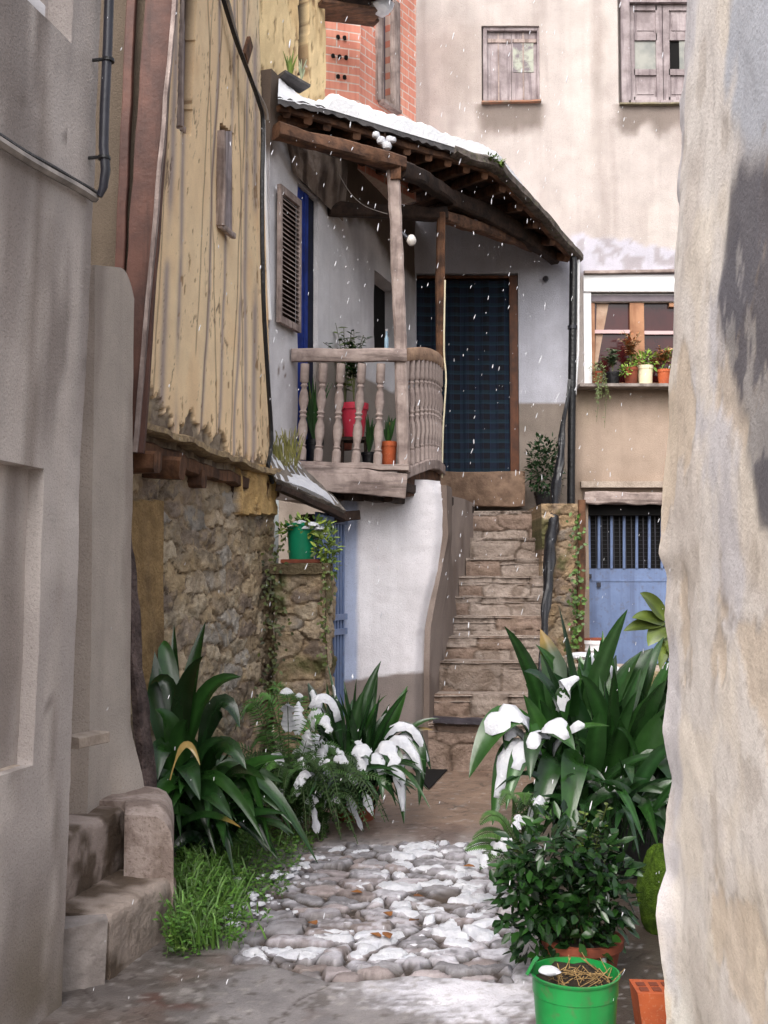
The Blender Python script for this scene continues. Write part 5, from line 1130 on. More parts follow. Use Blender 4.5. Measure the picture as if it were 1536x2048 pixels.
pot = flowerpot('pot', (bR[0]-.02, 6.15, 0), .17, .13, .3, M['black'], tr); pot2 = flowerpot('pot', (bR[0]+.22, 6.12, 0), .15, .12, .27, M['black'], tr)

# --- centre aspidistra with drooping snowy leaves
random.seed(5)
mb = MB(); sn = MB(); YC = 7.35
for b, m, t, w_, dY, s_ in (
 ((690, 1600), (718, 1440), (762, 1322), 30, .1, 0), ((705, 1600), (735, 1450), (755, 1338), 24, .2, 0), ((720, 1600), (768, 1480), (815, 1372), 38, .1, 0), ((690, 1600), (646, 1450), (616, 1366), 30, .1, (.6, .85)), ((690, 1560), (678, 1440), (655, 1328), 9, .2, (.35, .8)),
 ((690, 1600), (668, 1420), (612, 1424), 36, -.1, (.4, .95)), ((720, 1590), (790, 1486), (848, 1560), 36, -.25, (.3, .95)), ((720, 1570), (800, 1456), (862, 1540), 32, -.1, (.3, .95)), ((715, 1590), (775, 1500), (808, 1648), 42, -.35, (.22, .97)), ((712, 1590), (722, 1500), (727, 1622), 44, -.35, (.25, .9)),
 ((720, 1590), (820, 1480), (838, 1612), 38, -.15, (.3, .55)), ((700, 1600), (705, 1470), (728, 1380), 30, .0, 0), ((700, 1600), (680, 1470), (672, 1390), 24, .05, (.6, .9)), ((710, 1600), (745, 1480), (790, 1420), 30, .1, 0), ((715, 1590), (770, 1530), (850, 1520), 22, -.2, (.4, .85)), ((690, 1600), (640, 1490), (600, 1500), 30, -.2, (.4, .9)), ((695, 1600), (660, 1500), (640, 1560), 34, -.3, (.35, .9)), ((715, 1590), (750, 1520), (765, 1600), 34, -.4, (.3, .8)), ((705, 1600), (725, 1520), (700, 1480), 26, -.2, (.5, .9))):
    pxleaf(mb, b, m, t, w_*.8 if not s_ else w_*.9, YC, dY, snow=sn if s_ else None, col=gcol(random.uniform(.3, .9)), **(dict(srange=s_, sth=.036, ns=20, face=np.array([random.uniform(-.2, .2), -.65, .85])) if s_ else {}))
bC = at(705, 1640, 7.4); bC[2] = 0
fill_leaves(mb, (bC[0], 7.45, .1), .14, 70, (.45, .95), (.03, .055), (.15, .7), dark=1.0)
fill_leaves(mb, (bC[0], 7.3, .12), .16, 70, (.35, .6), (.03, .055), (.55, 1.05), dark=1.0, droop=.6, bias=(.1, -.5))
tc_ = plant('aspidistra', 'dark strappy leaved plant bowed by snow at the foot of the white wall', 'plant', bC, mb, snow=sn, snowlabel='snow strips weighing down the drooping leaves before the white wall')
flowerpot('pot', (bC[0]+.02, 7.5, 0), .15, .12, .2, M['terra_dark'], tc_)
# --- left aspidistra clump
random.seed(9)
mb = MB(); YL = 6.25
for b, m, t, w_, dY, c in (
 ((360, 1620), (318, 1420), (282, 1244), 46, .2, 0), ((365, 1620), (352, 1420), (348, 1250), 24, .3, 0), ((370, 1620), (372, 1420), (411, 1244), 36, .2, 0), ((370, 1600), (365, 1420), (406, 1312), 48, -.1, 0), ((370, 1600), (400, 1410), (482, 1354), 42, -.1, 0), ((375, 1620), (430, 1420), (480, 1456), 40, -.2, 0), ((375, 1640), (430, 1500), (492, 1538), 44, -.3, 0),
 ((370, 1640), (350, 1480), (310, 1420), 46, -.2, 0), ((380, 1640), (400, 1520), (450, 1480), 40, -.3, 0), ((360, 1640), (330, 1500), (315, 1560), 44, -.3, 0), ((380, 1660), (400, 1580), (465, 1640), 44, -.5, 0), ((360, 1640), (345, 1400), (300, 1370), 34, .1, 0), ((380, 1640), (370, 1530), (400, 1600), 50, -.45, 0), ((370, 1640), (360, 1500), (375, 1440), 44, -.2, 0), ((385, 1660), (420, 1560), (440, 1660), 40, -.4, 0), ((370, 1620), (340, 1370), (325, 1280), 40, .3, 0)):
    pxleaf(mb, b, m, t, w_, YL, dY, col=gcol(random.uniform(.2, .85)), twist=random.uniform(-.6, .6))
bL = at(372, 1660, 6.25); bL[2] = 0
fill_leaves(mb, (bL[0], 6.35, .1), .2, 26, (.4, .75), (.05, .08), (.3, .7), dark=1.0)
fill_leaves(mb, (bL[0]+.02, 6.3, .25), .2, 60, (.4, .62), (.06, .1), (.7, 1.15), dark=.6, droop=.9, bias=(.15, -.3))
fill_leaves(mb, (bL[0]+.05, 6.2, .05), .2, 50, (.3, .6), (.05, .085), (.5, 1.0), dark=1.0, droop=.6, bias=(.2, -.4))
pxleaf(mb, (340, 1560), (370, 1490), (400, 1530), 14, 5.95, -.1, col=S(190, 160, 100))
plant('aspidistra', 'broad dark leaved plant clump beside the grey steps under the stone wall', 'plant', bL, mb)
# --- fern, centre left
random.seed(31)
mb = MB(); sn = MB(); YF = 6.95
for tx, ty, s_ in ((490, 1425, 0), (520, 1405, 0), (548, 1398, 0), (572, 1404, 1), (600, 1418, 1), (640, 1440, 1), (662, 1470, 1), (690, 1530, 1), (708, 1600, 1), (700, 1660, 0), (655, 1690, 0), (600, 1640, 1), (560, 1600, 1), (520, 1560, 0), (500, 1500, 0), (470, 1460, 0), (610, 1560, 1), (625, 1620, 1), (585, 1690, 0), (540, 1660, 0), (655, 1560, 1), (670, 1640, 1), (500, 1620, 0), (480, 1560, 1)):
    b = (580+random.uniform(-25, 25), 1590+random.uniform(-20, 30)); mx = (b[0]*.45+tx*.55, min(b[1], ty)-random.uniform(0, 30)+ (20 if ty < 1450 else -20))
    p0 = at(b[0], b[1], YF); dY = random.uniform(-.35, .25); fern(mb, p0, at(mx[0], mx[1], YF+dY*.5), at(tx, ty, YF+dY), 26, .075, S(62, 98, 40)*random.uniform(.7, 1.25), snow=sn if s_ else None)
for k in range(130):
    a = random.uniform(0, 6.28); p0 = at(590+random.uniform(-50, 60), 1620+random.uniform(-30, 40), YF+random.uniform(-.1, .3)); L_ = random.uniform(.2, .55); d = np.array([math.cos(a), math.sin(a)*.6-.2, 0]); fern(mb, p0, p0+d*L_*.5+[0, 0, L_*.6], p0+d*L_+[0, 0, L_*random.uniform(-.25, .6)], 24, .055, S(52, 80, 34)*random.uniform(.5, 1.1), snow=sn if random.random() < .22 else None)
bF = at(590, 1660, 7.0); bF[2] = 0
plant('fern', 'bushy green fern dusted with snow between the two dark leaved plants', 'fern', bF, mb, M['leaf_matte'], snow=sn, snowlabel='clumps of snow caught on the bushy fern')
# --- fern by the right path edge
mb = MB(); sn = MB(); YF2 = 5.55
for tx, ty, s_ in ((930, 1702, 0), (945, 1680, 0), (960, 1650, 0), (1000, 1612, 0), (1050, 1610, 0), (1085, 1622, 1), (975, 1725, 1), (985, 1760, 0), (1000, 1700, 1), (1030, 1660, 1), (960, 1740, 1), (1100, 1640, 0)):
    b = (1050+random.uniform(-10, 20), 1730); fern(mb, at(b[0], b[1], YF2), at(b[0]*.5+tx*.5, min(ty, 1700)-12, YF2-.1), at(tx, ty, YF2-.2), 30, .055, S(70, 104, 46)*random.uniform(.7, 1.2), snow=sn if s_ else None)
bF2 = at(1055, 1790, 5.55); bF2[2] = 0
p0 = at(1055, 1730, YF2); mb.tube([bF2, p0], .01, 6, S(60, 50, 36))
plant('fern', 'light fern arching over the right edge of the cobbles', 'fern', bF2, mb, M['leaf_matte'], snow=sn, snowlabel='bits of snow on the fern arching over the cobbles')
# --- shrub in terracotta pot behind the green bucket
random.seed(3)
sb = at(1165, 1930, 4.5); sb[2] = 0
mb = MB(); top_c = at(1130, 1765, 4.55)
for k in range(24):
    a = random.uniform(0, 6.28); r = random.uniform(.02, .24); e = np.array([top_c[0]+r*math.cos(a)*1.05, top_c[1]+r*math.sin(a), random.uniform(.32, .62)]); p0 = np.array([sb[0]+.05*math.cos(a), sb[1]+.05*math.sin(a), .16])
    c1 = (p0+e)/2+[0, 0, .1]; P = [bez(p0, c1, e, t/5) for t in range(6)]; mb.tube(P, .003, 5, S(58, 62, 34))
    for j in range(26):
        t = .25+.75*j/26; c = bez(p0, c1, e, t); b = random.uniform(0, 6.28); d = np.array([math.cos(b), math.sin(b), random.uniform(-.1, .6)]); leaflet(mb, c, d, random.uniform(.03, .055), random.uniform(.018, .028), nrm([random.gauss(0, .4), random.gauss(-.2, .4), 1]), gcol(random.uniform(.2, 1)))
for px, py, r, n in ((1060, 1720, .10, 170), (1120, 1690, .11, 190), (1180, 1700, .11, 190), (1215, 1750, .09, 150), (1050, 1800, .12, 220), (1120, 1790, .15, 330), (1190, 1810, .12, 230), (1075, 1860, .11, 200), (1150, 1860, .12, 240), (1205, 1850, .08, 110), (1030, 1760, .06, 60), (1235, 1800, .06, 60)):
    bush(mb, at(px, py, 4.5+random.uniform(-.12, .1)), (r*1.1, r*1.1, r*1.05), int(n*.62), .062, .032, lambda: gcol(random.uniform(.1, 1)), up=.1)
for tx, ty in ((1215, 1608), (1170, 1625), (1235, 1690), (1020, 1690), (1150, 1640)):
    e = at(tx, ty, 4.5); p0 = np.array([sb[0], sb[1], .16]); c1 = (p0+e)/2+[0, .05, .1]; mb.tube([bez(p0, c1, e, t/6) for t in range(7)], .003, 5, S(70, 80, 40))
    for j in range(24):
        t = .4+.6*j/24; c = bez(p0, c1, e, t); b = random.uniform(0, 6.28); leaflet(mb, c, np.array([math.cos(b), math.sin(b), .3]), .035, .02, (0, -.3, 1), gcol(.2, .25))
tsh = plant('potted_shrub', 'glossy small leaved shrub in a terracotta pot behind the green bucket', 'potted plant', sb, mb)
flowerpot('pot', sb, .15, .12, .175, M['terra_dark'], tsh)
# snow dab on it
blob('snow', at(1068, 1697, 4.5), (.03, .03, .018), 'dab of snow on top of the glossy potted shrub', 5)

# --- green bucket, brick, mossy stone
bk = thing('bucket', 'bright green plastic bucket of soil and straw in the foreground', 'bucket', (at(1150, 1945, 3.7)[0], 3.7, 0))
rz = at(1150, 1945, 3.7)[2]; bx_ = at(1150, 1945, 3.7)[0]; rr = 84*3.7/F
mb = MB(); mb.lathe([(0, .0), (rr*.84, 0), (rr*.965, rz-.062), (rr*.985, rz-.06), (rr*.99, rz-.01), (rr*1.03, rz-.006), (rr*1.04, rz+.002), (rr*.985, rz+.003), (rr*.965, rz-.05), (rr*.8, .16), (0, .16)], (bx_, 3.7, 0), 56); body = mb.build('body', M['green_plastic'], bk, sharp=50)
mb = MB()
def soilf(n=26):
    V = []; Fc = []; R0_ = rr*.94
    for i in range(9):
        for k in range(n):
            r = R0_*i/8; a = 2*math.pi*k/n; x, y = bx_+r*math.cos(a), 3.7+r*math.sin(a); V.append((x, y, rz-.035+.018*float(fbm(x*22, y*22, 1))+.02*(y-3.7)/rr))
    for i in range(8):
        for k in range(n): Fc.append((i*n+k, (i+1)*n+k, (i+1)*n+(k+1) % n, i*n+(k+1) % n))
    mb.add(V, Fc)
soilf(); mb.build('soil', M['soil'], bk)
mb = MB(); random.seed(12)
for k in range(90):
    a = random.uniform(0, 6.28); r = rr*.8*math.sqrt(random.random()); p = np.array([bx_+r*math.cos(a)+.02, 3.7+r*math.sin(a), rz-.025]); d = nrm([random.gauss(0, 1), random.gauss(0, 1), random.uniform(.1, .9)]); mb.tube([p, p+d*random.uniform(.02, .07)], .0014, 4, (1, 1, 1))
mb.build('straw', M['straw'], bk)
mb = MB(); a = at(1065, 1928, 3.68); mb.beam(a+[-.012, 0, -.03], a+[.01, -.01, .018], .045, .012, seg=4, rough=.004); mb.build('handle_lug', M['green_plastic'], bk)
V = []; c0 = at(1092, 1944, 3.66)
blob('snow', c0+[.01, 0, .004], (.038, .03, .012), 'melting snow inside the near left rim of the green bucket', 8)
br = thing('hollow_brick', 'orange hollow brick lying against the foot of the near right wall', 'brick', (at(1310, 2000, 4.0)[0], 4.0, 0))
b_ = br.location; bx1 = at(1279, 2000, 3.95)[0]
mb = MB(); zb = at(1300, 1985, 3.95)[2]
mb.hexa([(bx1+.012, 3.94, 0), (bx1+.3, 3.92, 0), (bx1+.3, 4.06, 0), (bx1+.012, 4.08, 0), (bx1-.008, 3.94, zb), (bx1+.3, 3.92, zb), (bx1+.3, 4.06, zb), (bx1-.008, 4.08, zb)]); mb.build('body', M['terracotta'], br, smooth=False)
for i in range(6):
    for j in range(2):
        mb = MB(); x = bx1+.022+i*.045; y = 3.975+j*.05; mb.box((x, y, zb+.002), (.03, .034, .003)); mb.build('hole', M['terra_dark'], br, smooth=False)
blob('mossy_stone', (at(1316, 1750, 5.1)[0]+.05, 5.15, .17), (.12, .16, .24), 'green mossy boulder at the foot of the right wall edge', 4, 'stone', M['moss'], 24, None)
# --- low wall with white bucket in front of the blue door
lw = thing('low_wall', 'low stone planter wall behind the tall right plant', 'wall', (1.95, 8.8, 0))
LW = Stones(1.6, 1, .25, .15, seed=81, pw=3.6); zl = at(1197, 1334, 8.8)[2]
xl0 = at(1092, 1400, 8.8)[0]+.04
patch('face', [(xl0, 8.75, -.03), (xl0+1.5, 8.75, -.03), (xl0+1.5, 8.75, zl-.03), (xl0, 8.75, zl-.03)], M['stone'], lw, step=.02, disp=lambda U, V, P: rubble(U, V, P, LW, moss=.3), thick=.5)
mb = MB(); mb.beam((xl0-.02, 8.98, zl-.028), (xl0+1.5, 8.98, zl-.028), .46, .055, seg=14, rough=.008); mb.build('cap', M['mortar'], lw)
wbk = thing('paint_bucket', 'old white paint bucket with rust rim before the blue steel door', 'bucket', (at(1197, 1300, 8.95)[0], 8.95, zl))
rw_ = 27*8.95/F; zt_b = at(1197, 1278, 8.95)[2]-zl; p = np.array(wbk.location)
mb = MB(); mb.lathe([(0, .001), (rw_*.86, .001), (rw_*.93, zt_b*.55), (rw_*1.0, zt_b*.57), (rw_*1.0, zt_b*.62), (rw_*.95, zt_b*.64), (rw_*.97, zt_b*.8), (rw_*1.04, zt_b*.82), (rw_*1.03, zt_b), (rw_*.92, zt_b), (rw_*.9, zt_b*.8), (0, zt_b*.8)], p, 28); bdy = mb.build('body', M['white_paint'], wbk)
mb = MB(); mb.lathe([(rw_*1.04, zt_b-.008), (rw_*1.05, zt_b+.006), (rw_*.9, zt_b+.006), (rw_*.9, zt_b-.004)], p, 28); mb.build('rim', M['terra_dark'], wbk)
blob('snow', at(1168, 1312, 8.7), (.13, .08, .03), 'flat snow cushion on the low wall beside the white bucket', 9); blob('snow', at(1228, 1350, 8.3), (.06, .06, .08), 'snow heap behind the tall right plant near the bucket', 11)
# --- rubber plant at the right edge
random.seed(44)
mb = MB(); YB = 7.0; nd = (1338, 1250)
for t, w_ in (((1280, 1186), 34), ((1264, 1236), 28), ((1247, 1262), 30), ((1296, 1292), 40), ((1380, 1190), 34), ((1390, 1260), 34), ((1345, 1320), 36), ((1320, 1340), 30)):
    pxleaf(mb, (nd[0], nd[1]+random.randint(-12, 16)), ((nd[0]+t[0])/2, (nd[1]+t[1])/2-8), t, w_, YB, -.1, col=S(96, 110, 48)*random.uniform(.6, 1.0), pet=.1)
bRb = at(1345, 1250, YB); mb.tube([np.array([bRb[0]+.05, YB+.1, 0]), np.array([bRb[0]+.03, YB+.05, .7]), at(1336, 1250, YB)], .014, 7, S(110, 86, 54))
bush(mb, at(1350, 1380, YB), (.08, .1, .35), 160, .08, .035, lambda: gcol(.3, .2))
plant('rubber_plant', 'tall plant with oval olive green leaves at the near wall edge', 'plant', (bRb[0]+.05, YB+.1, 0), mb)
# --- weeds, grass at left
random.seed(17)
mb = MB(); N_ = 0
while N_ < 5200:
    Y = random.uniform(4.75, 7.3); X = random.uniform(-1.15, -.2); l = np.interp(Y, [4.8, 5.2, 6, 7.3], [-.93, -1.0, -1.2, -1.2]); r = np.interp(Y, [4.75, 5.2, 5.8, 6.6, 7.3], [-.80, -.66, -.55, -.42, -.32])+.08*float(fbm(X*4, Y*4, 1))
    if X < l or X > r or random.random() > (1-.75*(X-l)/(r-l)): continue
    h = (.012+.17*random.random()**1.5*(.6+.8*max(0, float(fbm(X*4, Y*4, 5)))))*(1-.75*(X-l)/(r-l)); a = random.uniform(0, 6.28)
    leaflet(mb, np.array([X, Y, h]), np.array([math.cos(a), math.sin(a), random.uniform(-.2, .6)]), random.uniform(.018, .042), random.uniform(.010, .02), nrm([random.gauss(0, .4), random.gauss(-.2, .4), 1]), (S(82, 124, 48) if random.random() < .75 else S(112, 142, 64))*random.uniform(.35, 1.05)); N_ += 1
    if N_ % 9 == 0: mb.tube([(X, Y, 0), (X+random.uniform(-.03, .03), Y+random.uniform(-.03, .03), h+random.uniform(.02, .07))], .0013, 4, S(96, 126, 56))
for k in range(900):
    Y = random.uniform(4.85, 7.0); l = np.interp(Y, [4.8, 5.2, 6, 7.3], [-.93, -.96, -1.1, -1.15]); X = l+abs(random.gauss(0, .16)); a = random.uniform(0, 6.28); h = random.uniform(.07, .24)*(1-.5*min(1, (X-l)/.4)); p0 = np.array([X, Y, 0]); e = p0+np.array([math.cos(a)*h*.5, math.sin(a)*h*.5, h])
    if random.random() < .5:
        mb.tube([p0, p0*.5+e*.5+[0, 0, h*.15], e], .0012, 4, S(96, 126, 56))
        for j in range(7): leaflet(mb, p0+(e-p0)*(.3+.1*j), np.array([random.gauss(0, 1), random.gauss(0, 1), .3]), random.uniform(.02, .038), .014, (0, -.4, 1), S(84, 126, 50)*random.uniform(.5, 1.2))
    else: blade(mb, p0, p0*.5+e*.5+[0, 0, h*.12], e, .008, S(88, 124, 52)*random.uniform(.5, 1.2), ns=5, pet=.01)
mb.build('weeds', M['leaf_matte'], label='bright green low weeds between the grey steps and the cobbles', cat='weeds', kind='stuff')
mb = MB()
for k in range(230):
    Y = random.uniform(4.8, 6.9); r = np.interp(Y, [4.75, 5.2, 5.8, 6.6, 7.3], [-.78, -.66, -.55, -.42, -.32]); X = r+random.gauss(-.02, .085); q = random.uniform(.006, .024)
    if float(fbm(X*5, Y*5, 77)) < -.05: continue
    mb.lathe([(0, -.004), (q, -.002), (q*.8, q*.35), (q*.35, q*.5), (0, q*.52)], (X, Y, .004+.03*random.random()), 9, wob=.25)
mb.build('weed_snow', M['snow'], kind='stuff', label='crumbs of snow along the weedy path edge', cat='snow')
# --- ivy
def ivy(label, pts, n, sp, Lf, colf, seed, face=(0, -1, .2)):
    random.seed(seed); m_ = MB(); P = [at(*q) for q in pts]; m_.tube(P, .005, 5, S(80, 66, 44))
    for k in range(n):
        i = random.randrange(len(P)-1); c = P[i]+(P[i+1]-P[i])*random.random()+np.array([random.gauss(0, sp), -.03-abs(random.gauss(0, .02)), random.gauss(0, sp)]); a = random.uniform(0, 6.28)
        leaflet(m_, c, np.array([math.cos(a), -.3, math.sin(a)-.4]), Lf*random.uniform(.6, 1.3), Lf*.75, nrm([random.gauss(0, .4), -1, .4]), colf())
    return plant('ivy', label, 'climbing plant', P[-1], m_, M['leaf_matte'])
ivy('small leaved ivy climbing the stone wall left of the pier', [(558, 1090, 8.32), (545, 1150, 8.3), (552, 1240, 8.28), (548, 1330, 8.25), (540, 1420, 8.2)], 190, .05, .034, lambda: S(88, 96, 48)*random.uniform(.3, 1.1), 1)
ivy('ivy strand hanging from the green pot down the pier edge', [(648, 1130, 8.2), (652, 1200, 8.2), (650, 1260, 8.22), (655, 1330, 8.22)], 60, .02, .03, lambda: S(92, 104, 48)*random.uniform(.5, 1.3), 2)
ivy('bright green creeper on the stone wall beside the blue steel door', [(1150, 1030, 10.85), (1156, 1100, 10.85), (1152, 1180, 10.85), (1156, 1240, 10.85), (1140, 1310, 10.85)], 130, .035, .045, lambda: S(86, 116, 46)*random.uniform(.35, 1.1), 3)
# --- pot on the pier
gp = at(603, 1128, 8.42); zc = 1.735
th = thing('flowerpot', 'green flowerpot with snowy trailing plant on top of the stone pier', 'potted plant', (gp[0], 8.42, zc))
hgt = at(603, 1052, 8.42)[2]-zc; flowerpot('pot', np.array([gp[0], 8.42, zc+.02]), 29*8.42/F, 25*8.42/F, hgt, M['green_pot'], th, rim=.05)
mb = MB(); mb.beam((gp[0]-.15, 8.42, zc+.008), (gp[0]+.15, 8.42, zc+.008), .2, .03, seg=4, rough=.004); mb.build('saucer', M['terra_dark'], th)
random.seed(6); mb = MB(); yg = lambda: (S(150, 168, 76) if random.random() < .5 else S(96, 120, 52))*random.uniform(.6, 1.2)
bush(mb, at(612, 1055, 8.4), (.2, .14, .07), 130, .06, .03, yg); bush(mb, at(652, 1090, 8.35), (.09, .1, .13), 150, .06, .03, yg); bush(mb, at(660, 1130, 8.35), (.05, .07, .09), 60, .05, .025, yg); bush(mb, at(565, 1062, 8.4), (.09, .08, .04), 30, .05, .025, yg)
mb.build('leaves', M['leaf_matte'], th)
mb = MB()
for x, y, r in ((600, 1042, .06), (622, 1046, .065), (640, 1053, .05), (585, 1047, .04), (652, 1062, .03), (612, 1052, .06)):
    mb.lathe([(0, -.01), (r, 0), (r*.8, r*.3), (r*.3, r*.48), (0, r*.5)], at(x, y+6, 8.36), 12, wob=.2)
mb.build('pot_snow', M['snow'], kind='stuff', label='snow heaped on the plant in the green pier pot', cat='snow')
# --- balcony pots and plants
def pot_plant(name, label, px, pyb, Y, pyt, rpx, mat, foliage, rb_=.8, rim=.12, mt=None, base=None):
    p = at(px, pyb, Y) if base is None else base; h = at(px, pyt, Y)[2]-p[2]; t = thing(name, label, 'potted plant', p); r = rpx*Y/F/1.08
    flowerpot('pot', p, r, r*rb_, h, mat, t, rim=rim); m_ = MB(); foliage(m_, p+[0, 0, h*.9]); m_.build('leaves', mt or M['leaf_matte'], t, sharp=80); return t
def strap(n, hr, wr, dark=.3, col=None):
    def f(m_, p):
        for _ in range(n):
            a = random.uniform(0, 6.28); L_ = random.uniform(*hr); s_ = random.uniform(.05, .35)*L_; d = np.array([math.cos(a), math.sin(a), 0])
            blade(m_, p, p+d*s_*.35+[0, 0, L_*.5], p+d*s_+[0, 0, L_], random.uniform(*wr), gcol(dark) if col is None else col*random.uniform(.7, 1.2), face=np.array([random.uniform(-.5, .5), -1, .3]), ns=6, pet=.02)
    return f
def sprigs(n, h, sp, L_, colf, per=14):
    def f(m_, p):
        for _ in range(n):
            a = random.uniform(0, 6.28); r = random.uniform(0, sp); e = p+np.array([r*math.cos(a), r*math.sin(a)*.7, h*random.uniform(.5, 1)]); c1 = p+np.array([0, 0, h*.6]); m_.tube([bez(p, c1, e, t/5) for t in range(6)], .003, 4, S(88, 92, 52))
            for j in range(per): t = .35+.65*j/per; b = random.uniform(0, 6.28); leaflet(m_, bez(p, c1, e, t), np.array([math.cos(b), math.sin(b), random.uniform(-.2, .5)]), L_*random.uniform(.6, 1.3), L_*.45, nrm([random.gauss(0, .5), -.4, 1]), colf())
    return f
random.seed(8)
zf = lambda px, Y: None
t = pot_plant('flowerpot', 'orange terracotta flowerpot behind the last front baluster', 777, 936, 9.25, 884, 18, M['terracotta'], strap(16, (.12, .26), (.03, .05), .3))
t = pot_plant('flowerpot', 'pink red plastic flowerpot raised behind the balusters', 708, 876, 9.55, 808, 29, M['pink_plastic'], sprigs(14, .75, .28, .07, lambda: gcol(.5), 18), rb_=.72)
th = thing('stool', 'small dark stool carrying the pink flowerpot on the balcony', 'stool', at(708, 925, 9.55)); pz = at(708, 876, 9.55); fz = 2.47
mb = MB(); mb.box((pz[0], pz[1], pz[2]-.017), (.26, .22, .03)); mb.build('seat', M['wood_dark'], th)
for sx in (-1, 1):
    for sy in (-1, 1): mb = MB(); mb.tube([(pz[0]+sx*.11, pz[1]+sy*.09, fz-.02), (pz[0]+sx*.1, pz[1]+sy*.08, pz[2]-.033)], .014, 6); mb.build('leg', M['wood_dark'], th)
t = pot_plant('flowerpot', 'black flowerpot with upright narrow leaves at the left end of the balcony', 628, 934, 9.35, 880, 20, M['black'], strap(26, (.3, .62), (.02, .035), .2))
t = pot_plant('flowerpot', 'dark flowerpot of arching green straps between pink and orange pots', 738, 936, 9.4, 905, 16, M['black'], strap(22, (.15, .34), (.02, .035), .3))
t = pot_plant('flowerpot', 'dark flowerpot with tall feathery sprays showing above the balcony rail', 690, 900, 9.95, 860, 18, M['terra_dark'], sprigs(9, 1.15, .42, .10, lambda: gcol(.2, .25), 9))
th = thing('bottle', 'pale blue bottle standing above the balcony rail by the front post', 'bottle', at(773, 702, 9.3)); p = at(773, 702, 9.3); mb = MB(); mb.lathe([(0, 0), (.018, 0), (.018, .11), (.008, .13), (.008, .17), (0, .17)], p, 12); mb.build('body', mk('pale_blue', S(150, 178, 196), S(130, 160, 180), 4, .3, 0), th)
mb = MB(); mb.lathe([(0, .171), (.01, .171), (.01, .185), (0, .185)], p, 10); mb.build('cap', M['white_paint'], th)
# --- shrub on the landing
random.seed(19)
t = pot_plant('flowerpot', 'dense dark green bush in a pot on the stair landing by the drainpipe', 1090, 1012, 11.95, 985, 22, M['black'], lambda m_, p: (bush(m_, p+[0, 0, .3], (.2, .18, .34), 700, .06, .028, lambda: gcol(.7))), base=np.array([at(1090, 1012, 11.95)[0], 11.95, 2.37]))
# --- windowsill pots
random.seed(14)
zs_ = pb_(1200, 774)[2]+.004
def sill_pot(label, px, rpx, h_px, mat, fol, rb_=.8, rim=.12):
    Y = 12.17; p = np.array([at(px, 770, Y)[0], Y, zs_]); r = rpx*Y/F/1.08; t = thing('flowerpot', label, 'potted plant', p, 'pots on the white window sill'); flowerpot('pot', p, r, r*rb_, h_px*Y/F, mat, t, rim=rim); m_ = MB(); fol(m_, p+[0, 0, h_px*Y/F*.88]); m_.build('leaves', M['leaf_matte'], t, sharp=80)
br_ = lambda: (S(150, 168, 76) if random.random() < .5 else S(110, 150, 56))*random.uniform(.7, 1.2)
rd = lambda: (S(176, 110, 72) if random.random() < .6 else S(190, 150, 120))*random.uniform(.7, 1.2)
def trail(m_, p):
    bush(m_, p+[0, 0, .05], (.09, .07, .06), 90, .05, .012, lambda: S(120, 140, 90)*random.uniform(.6, 1.2))
    for k in range(9):
        q = p+np.array([random.uniform(-.07, .06), -.13, -.02]); L_ = random.uniform(.2, .62); e = q+np.array([random.uniform(-.04, .08), -.03, -L_]); m_.tube([p, q, (q+e)/2+[random.uniform(-.02, .02), 0, 0], e], .0025, 4, S(96, 104, 60))
        for j in range(10): c = q+(e-q)*j/10; leaflet(m_, c, np.array([random.gauss(0, 1), -.5, random.gauss(-.3, .5)]), .035, .010, (0, -1, .3), S(112, 128, 80)*random.uniform(.6, 1.2))
sill_pot('small red flowerpot with trailing grey green stems, leftmost on the window sill', 1196, 11, 26, M['terra_dark'], trail)
sill_pot('black flowerpot with spiky grey green plant on the window sill', 1226, 16, 24, M['black'], sprigs(14, .3, .12, .06, lambda: S(104, 122, 96)*random.uniform(.6, 1.1)))
sill_pot('reddish flowerpot with pinkish tall sprays on the window sill', 1262, 15, 34, M['terra_dark'], lambda m_, p: (sprigs(16, .46, .17, .06, rd)(m_, p), bush(m_, p+[-.08, -.06, -.02], (.07, .05, .05), 50, .05, .03, br_)))
sill_pot('cream flowerpot with bright green rosettes on the window sill', 1291, 16, 38, M['cream'], lambda m_, p: (bush(m_, p+[-.02, 0, .08], (.16, .1, .09), 150, .06, .032, br_)), rb_=.9)
sill_pot('small orange flowerpot with rusty leaves, rightmost on the window sill', 1328, 14, 30, M['terracotta'], lambda m_, p: (sprigs(14, .3, .14, .06, rd)(m_, p), bush(m_, p+[.06, 0, .12], (.1, .08, .14), 90, .05, .025, br_)))
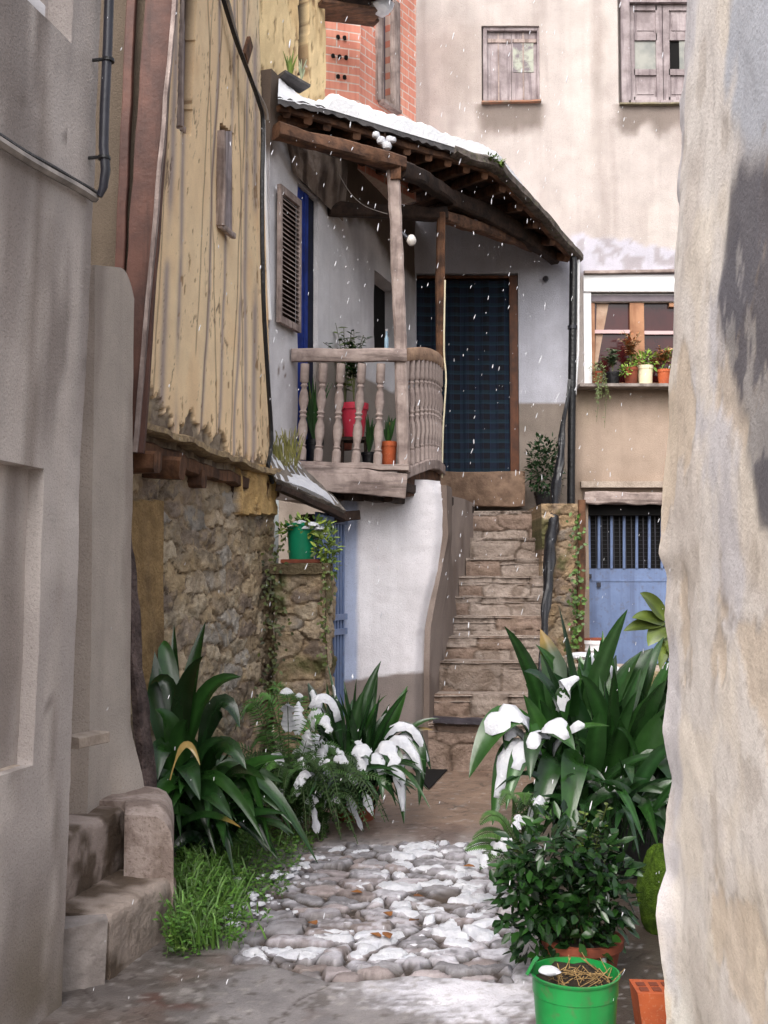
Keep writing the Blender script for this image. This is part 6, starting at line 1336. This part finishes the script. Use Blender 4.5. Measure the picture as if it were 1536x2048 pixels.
# --- grass on the awning and slate, leaf on eave
random.seed(25); mb = MB()
for k in range(70): p = at(random.uniform(545, 600), random.uniform(905, 945), 8.6); strap(1, (.06, .22), (.008, .014), .2, S(128, 124, 72))(mb, p)
mb.build('dry_grass', M['leaf_matte'], kind='stuff', label='dry tufts of grass growing at the top of the slate awning', cat='grass')
mb = MB(); strap(22, (.1, .24), (.012, .02), .1, S(120, 140, 66))(mb, at(580, 160, 8.8)); strap(16, (.08, .2), (.012, .02), .1, S(170, 176, 150))(mb, at(603, 160, 8.85)); plant('grass_tuft', 'green grass tuft sprouting from the roof slate by the ochre wall', 'grass tuft', at(588, 165, 8.85), mb, M['leaf_matte'], part='blades')
mb = MB(); bush(mb, at(980, 322, 10.2), (.13, .08, .04), 130, .05, .025, lambda: gcol(.1, .2)); plant('roof_weed', 'small green weed sprouting at the corner of the gallery roof', 'weed', at(980, 326, 10.2), mb, M['leaf_matte'])
# --- fallen leaves
random.seed(33); lf0 = None
for k, (x, y) in enumerate(((772, 1830), (740, 1873), (838, 1847), (925, 1738), (700, 1790), (780, 1885), (850, 1800), (620, 1850))):
    p = gnd(x, y); p[2] = .016
    if lf0 is None:
        m_ = MB(); leaflet(m_, np.zeros(3), np.array([1, .1, .1]), .075, .05, (0, 0, 1), (1, 1, 1)); o = obj('fallen_leaf', m_.V, m_.F, M['deadleaf'], loc=p); lf0 = o
    else: o = lf0.copy(); SC.collection.objects.link(o); o.location = p
    o.rotation_euler = (random.uniform(-.2, .2), random.uniform(-.2, .2), random.uniform(0, 6)); tag(o, 'curled orange brown leaf fallen among the snowy cobbles', 'leaf', 'fallen leaves on the cobbles')
# --- falling snow
random.seed(55); mb = MB()
for k in range(1900):
    Y = random.uniform(2.2, 11)**1.0; px = random.uniform(180, 1340); py = random.uniform(-20, 2000)
    if random.random() > .4 and not (540 < px < 1190 and 60 < py < 1200): continue
    if Y > 4.0 and px < 300: continue
    if Y > 6.0 and px < 480: continue
    if Y > 8 and px < 650: continue
    if Y > 9 and py > 1300: continue
    p = at(px, py, Y)
    if p[2] < .1: continue
    r = (.0008+.0022*random.random()**2.2)*(.35+Y/9); L_ = r*random.uniform(2, 7); d = np.array([.22+random.gauss(0, .13), random.gauss(0, .1), 1])
    mb.tube([p-d*L_, p-d*L_*.4, p+d*L_*.4, p+d*L_], [r*.3, r, r*.9, r*.3], 5)
mb.build('falling_snow', M['snow'], kind='stuff', label='loose wet snowflakes falling through the alley', cat='snow')
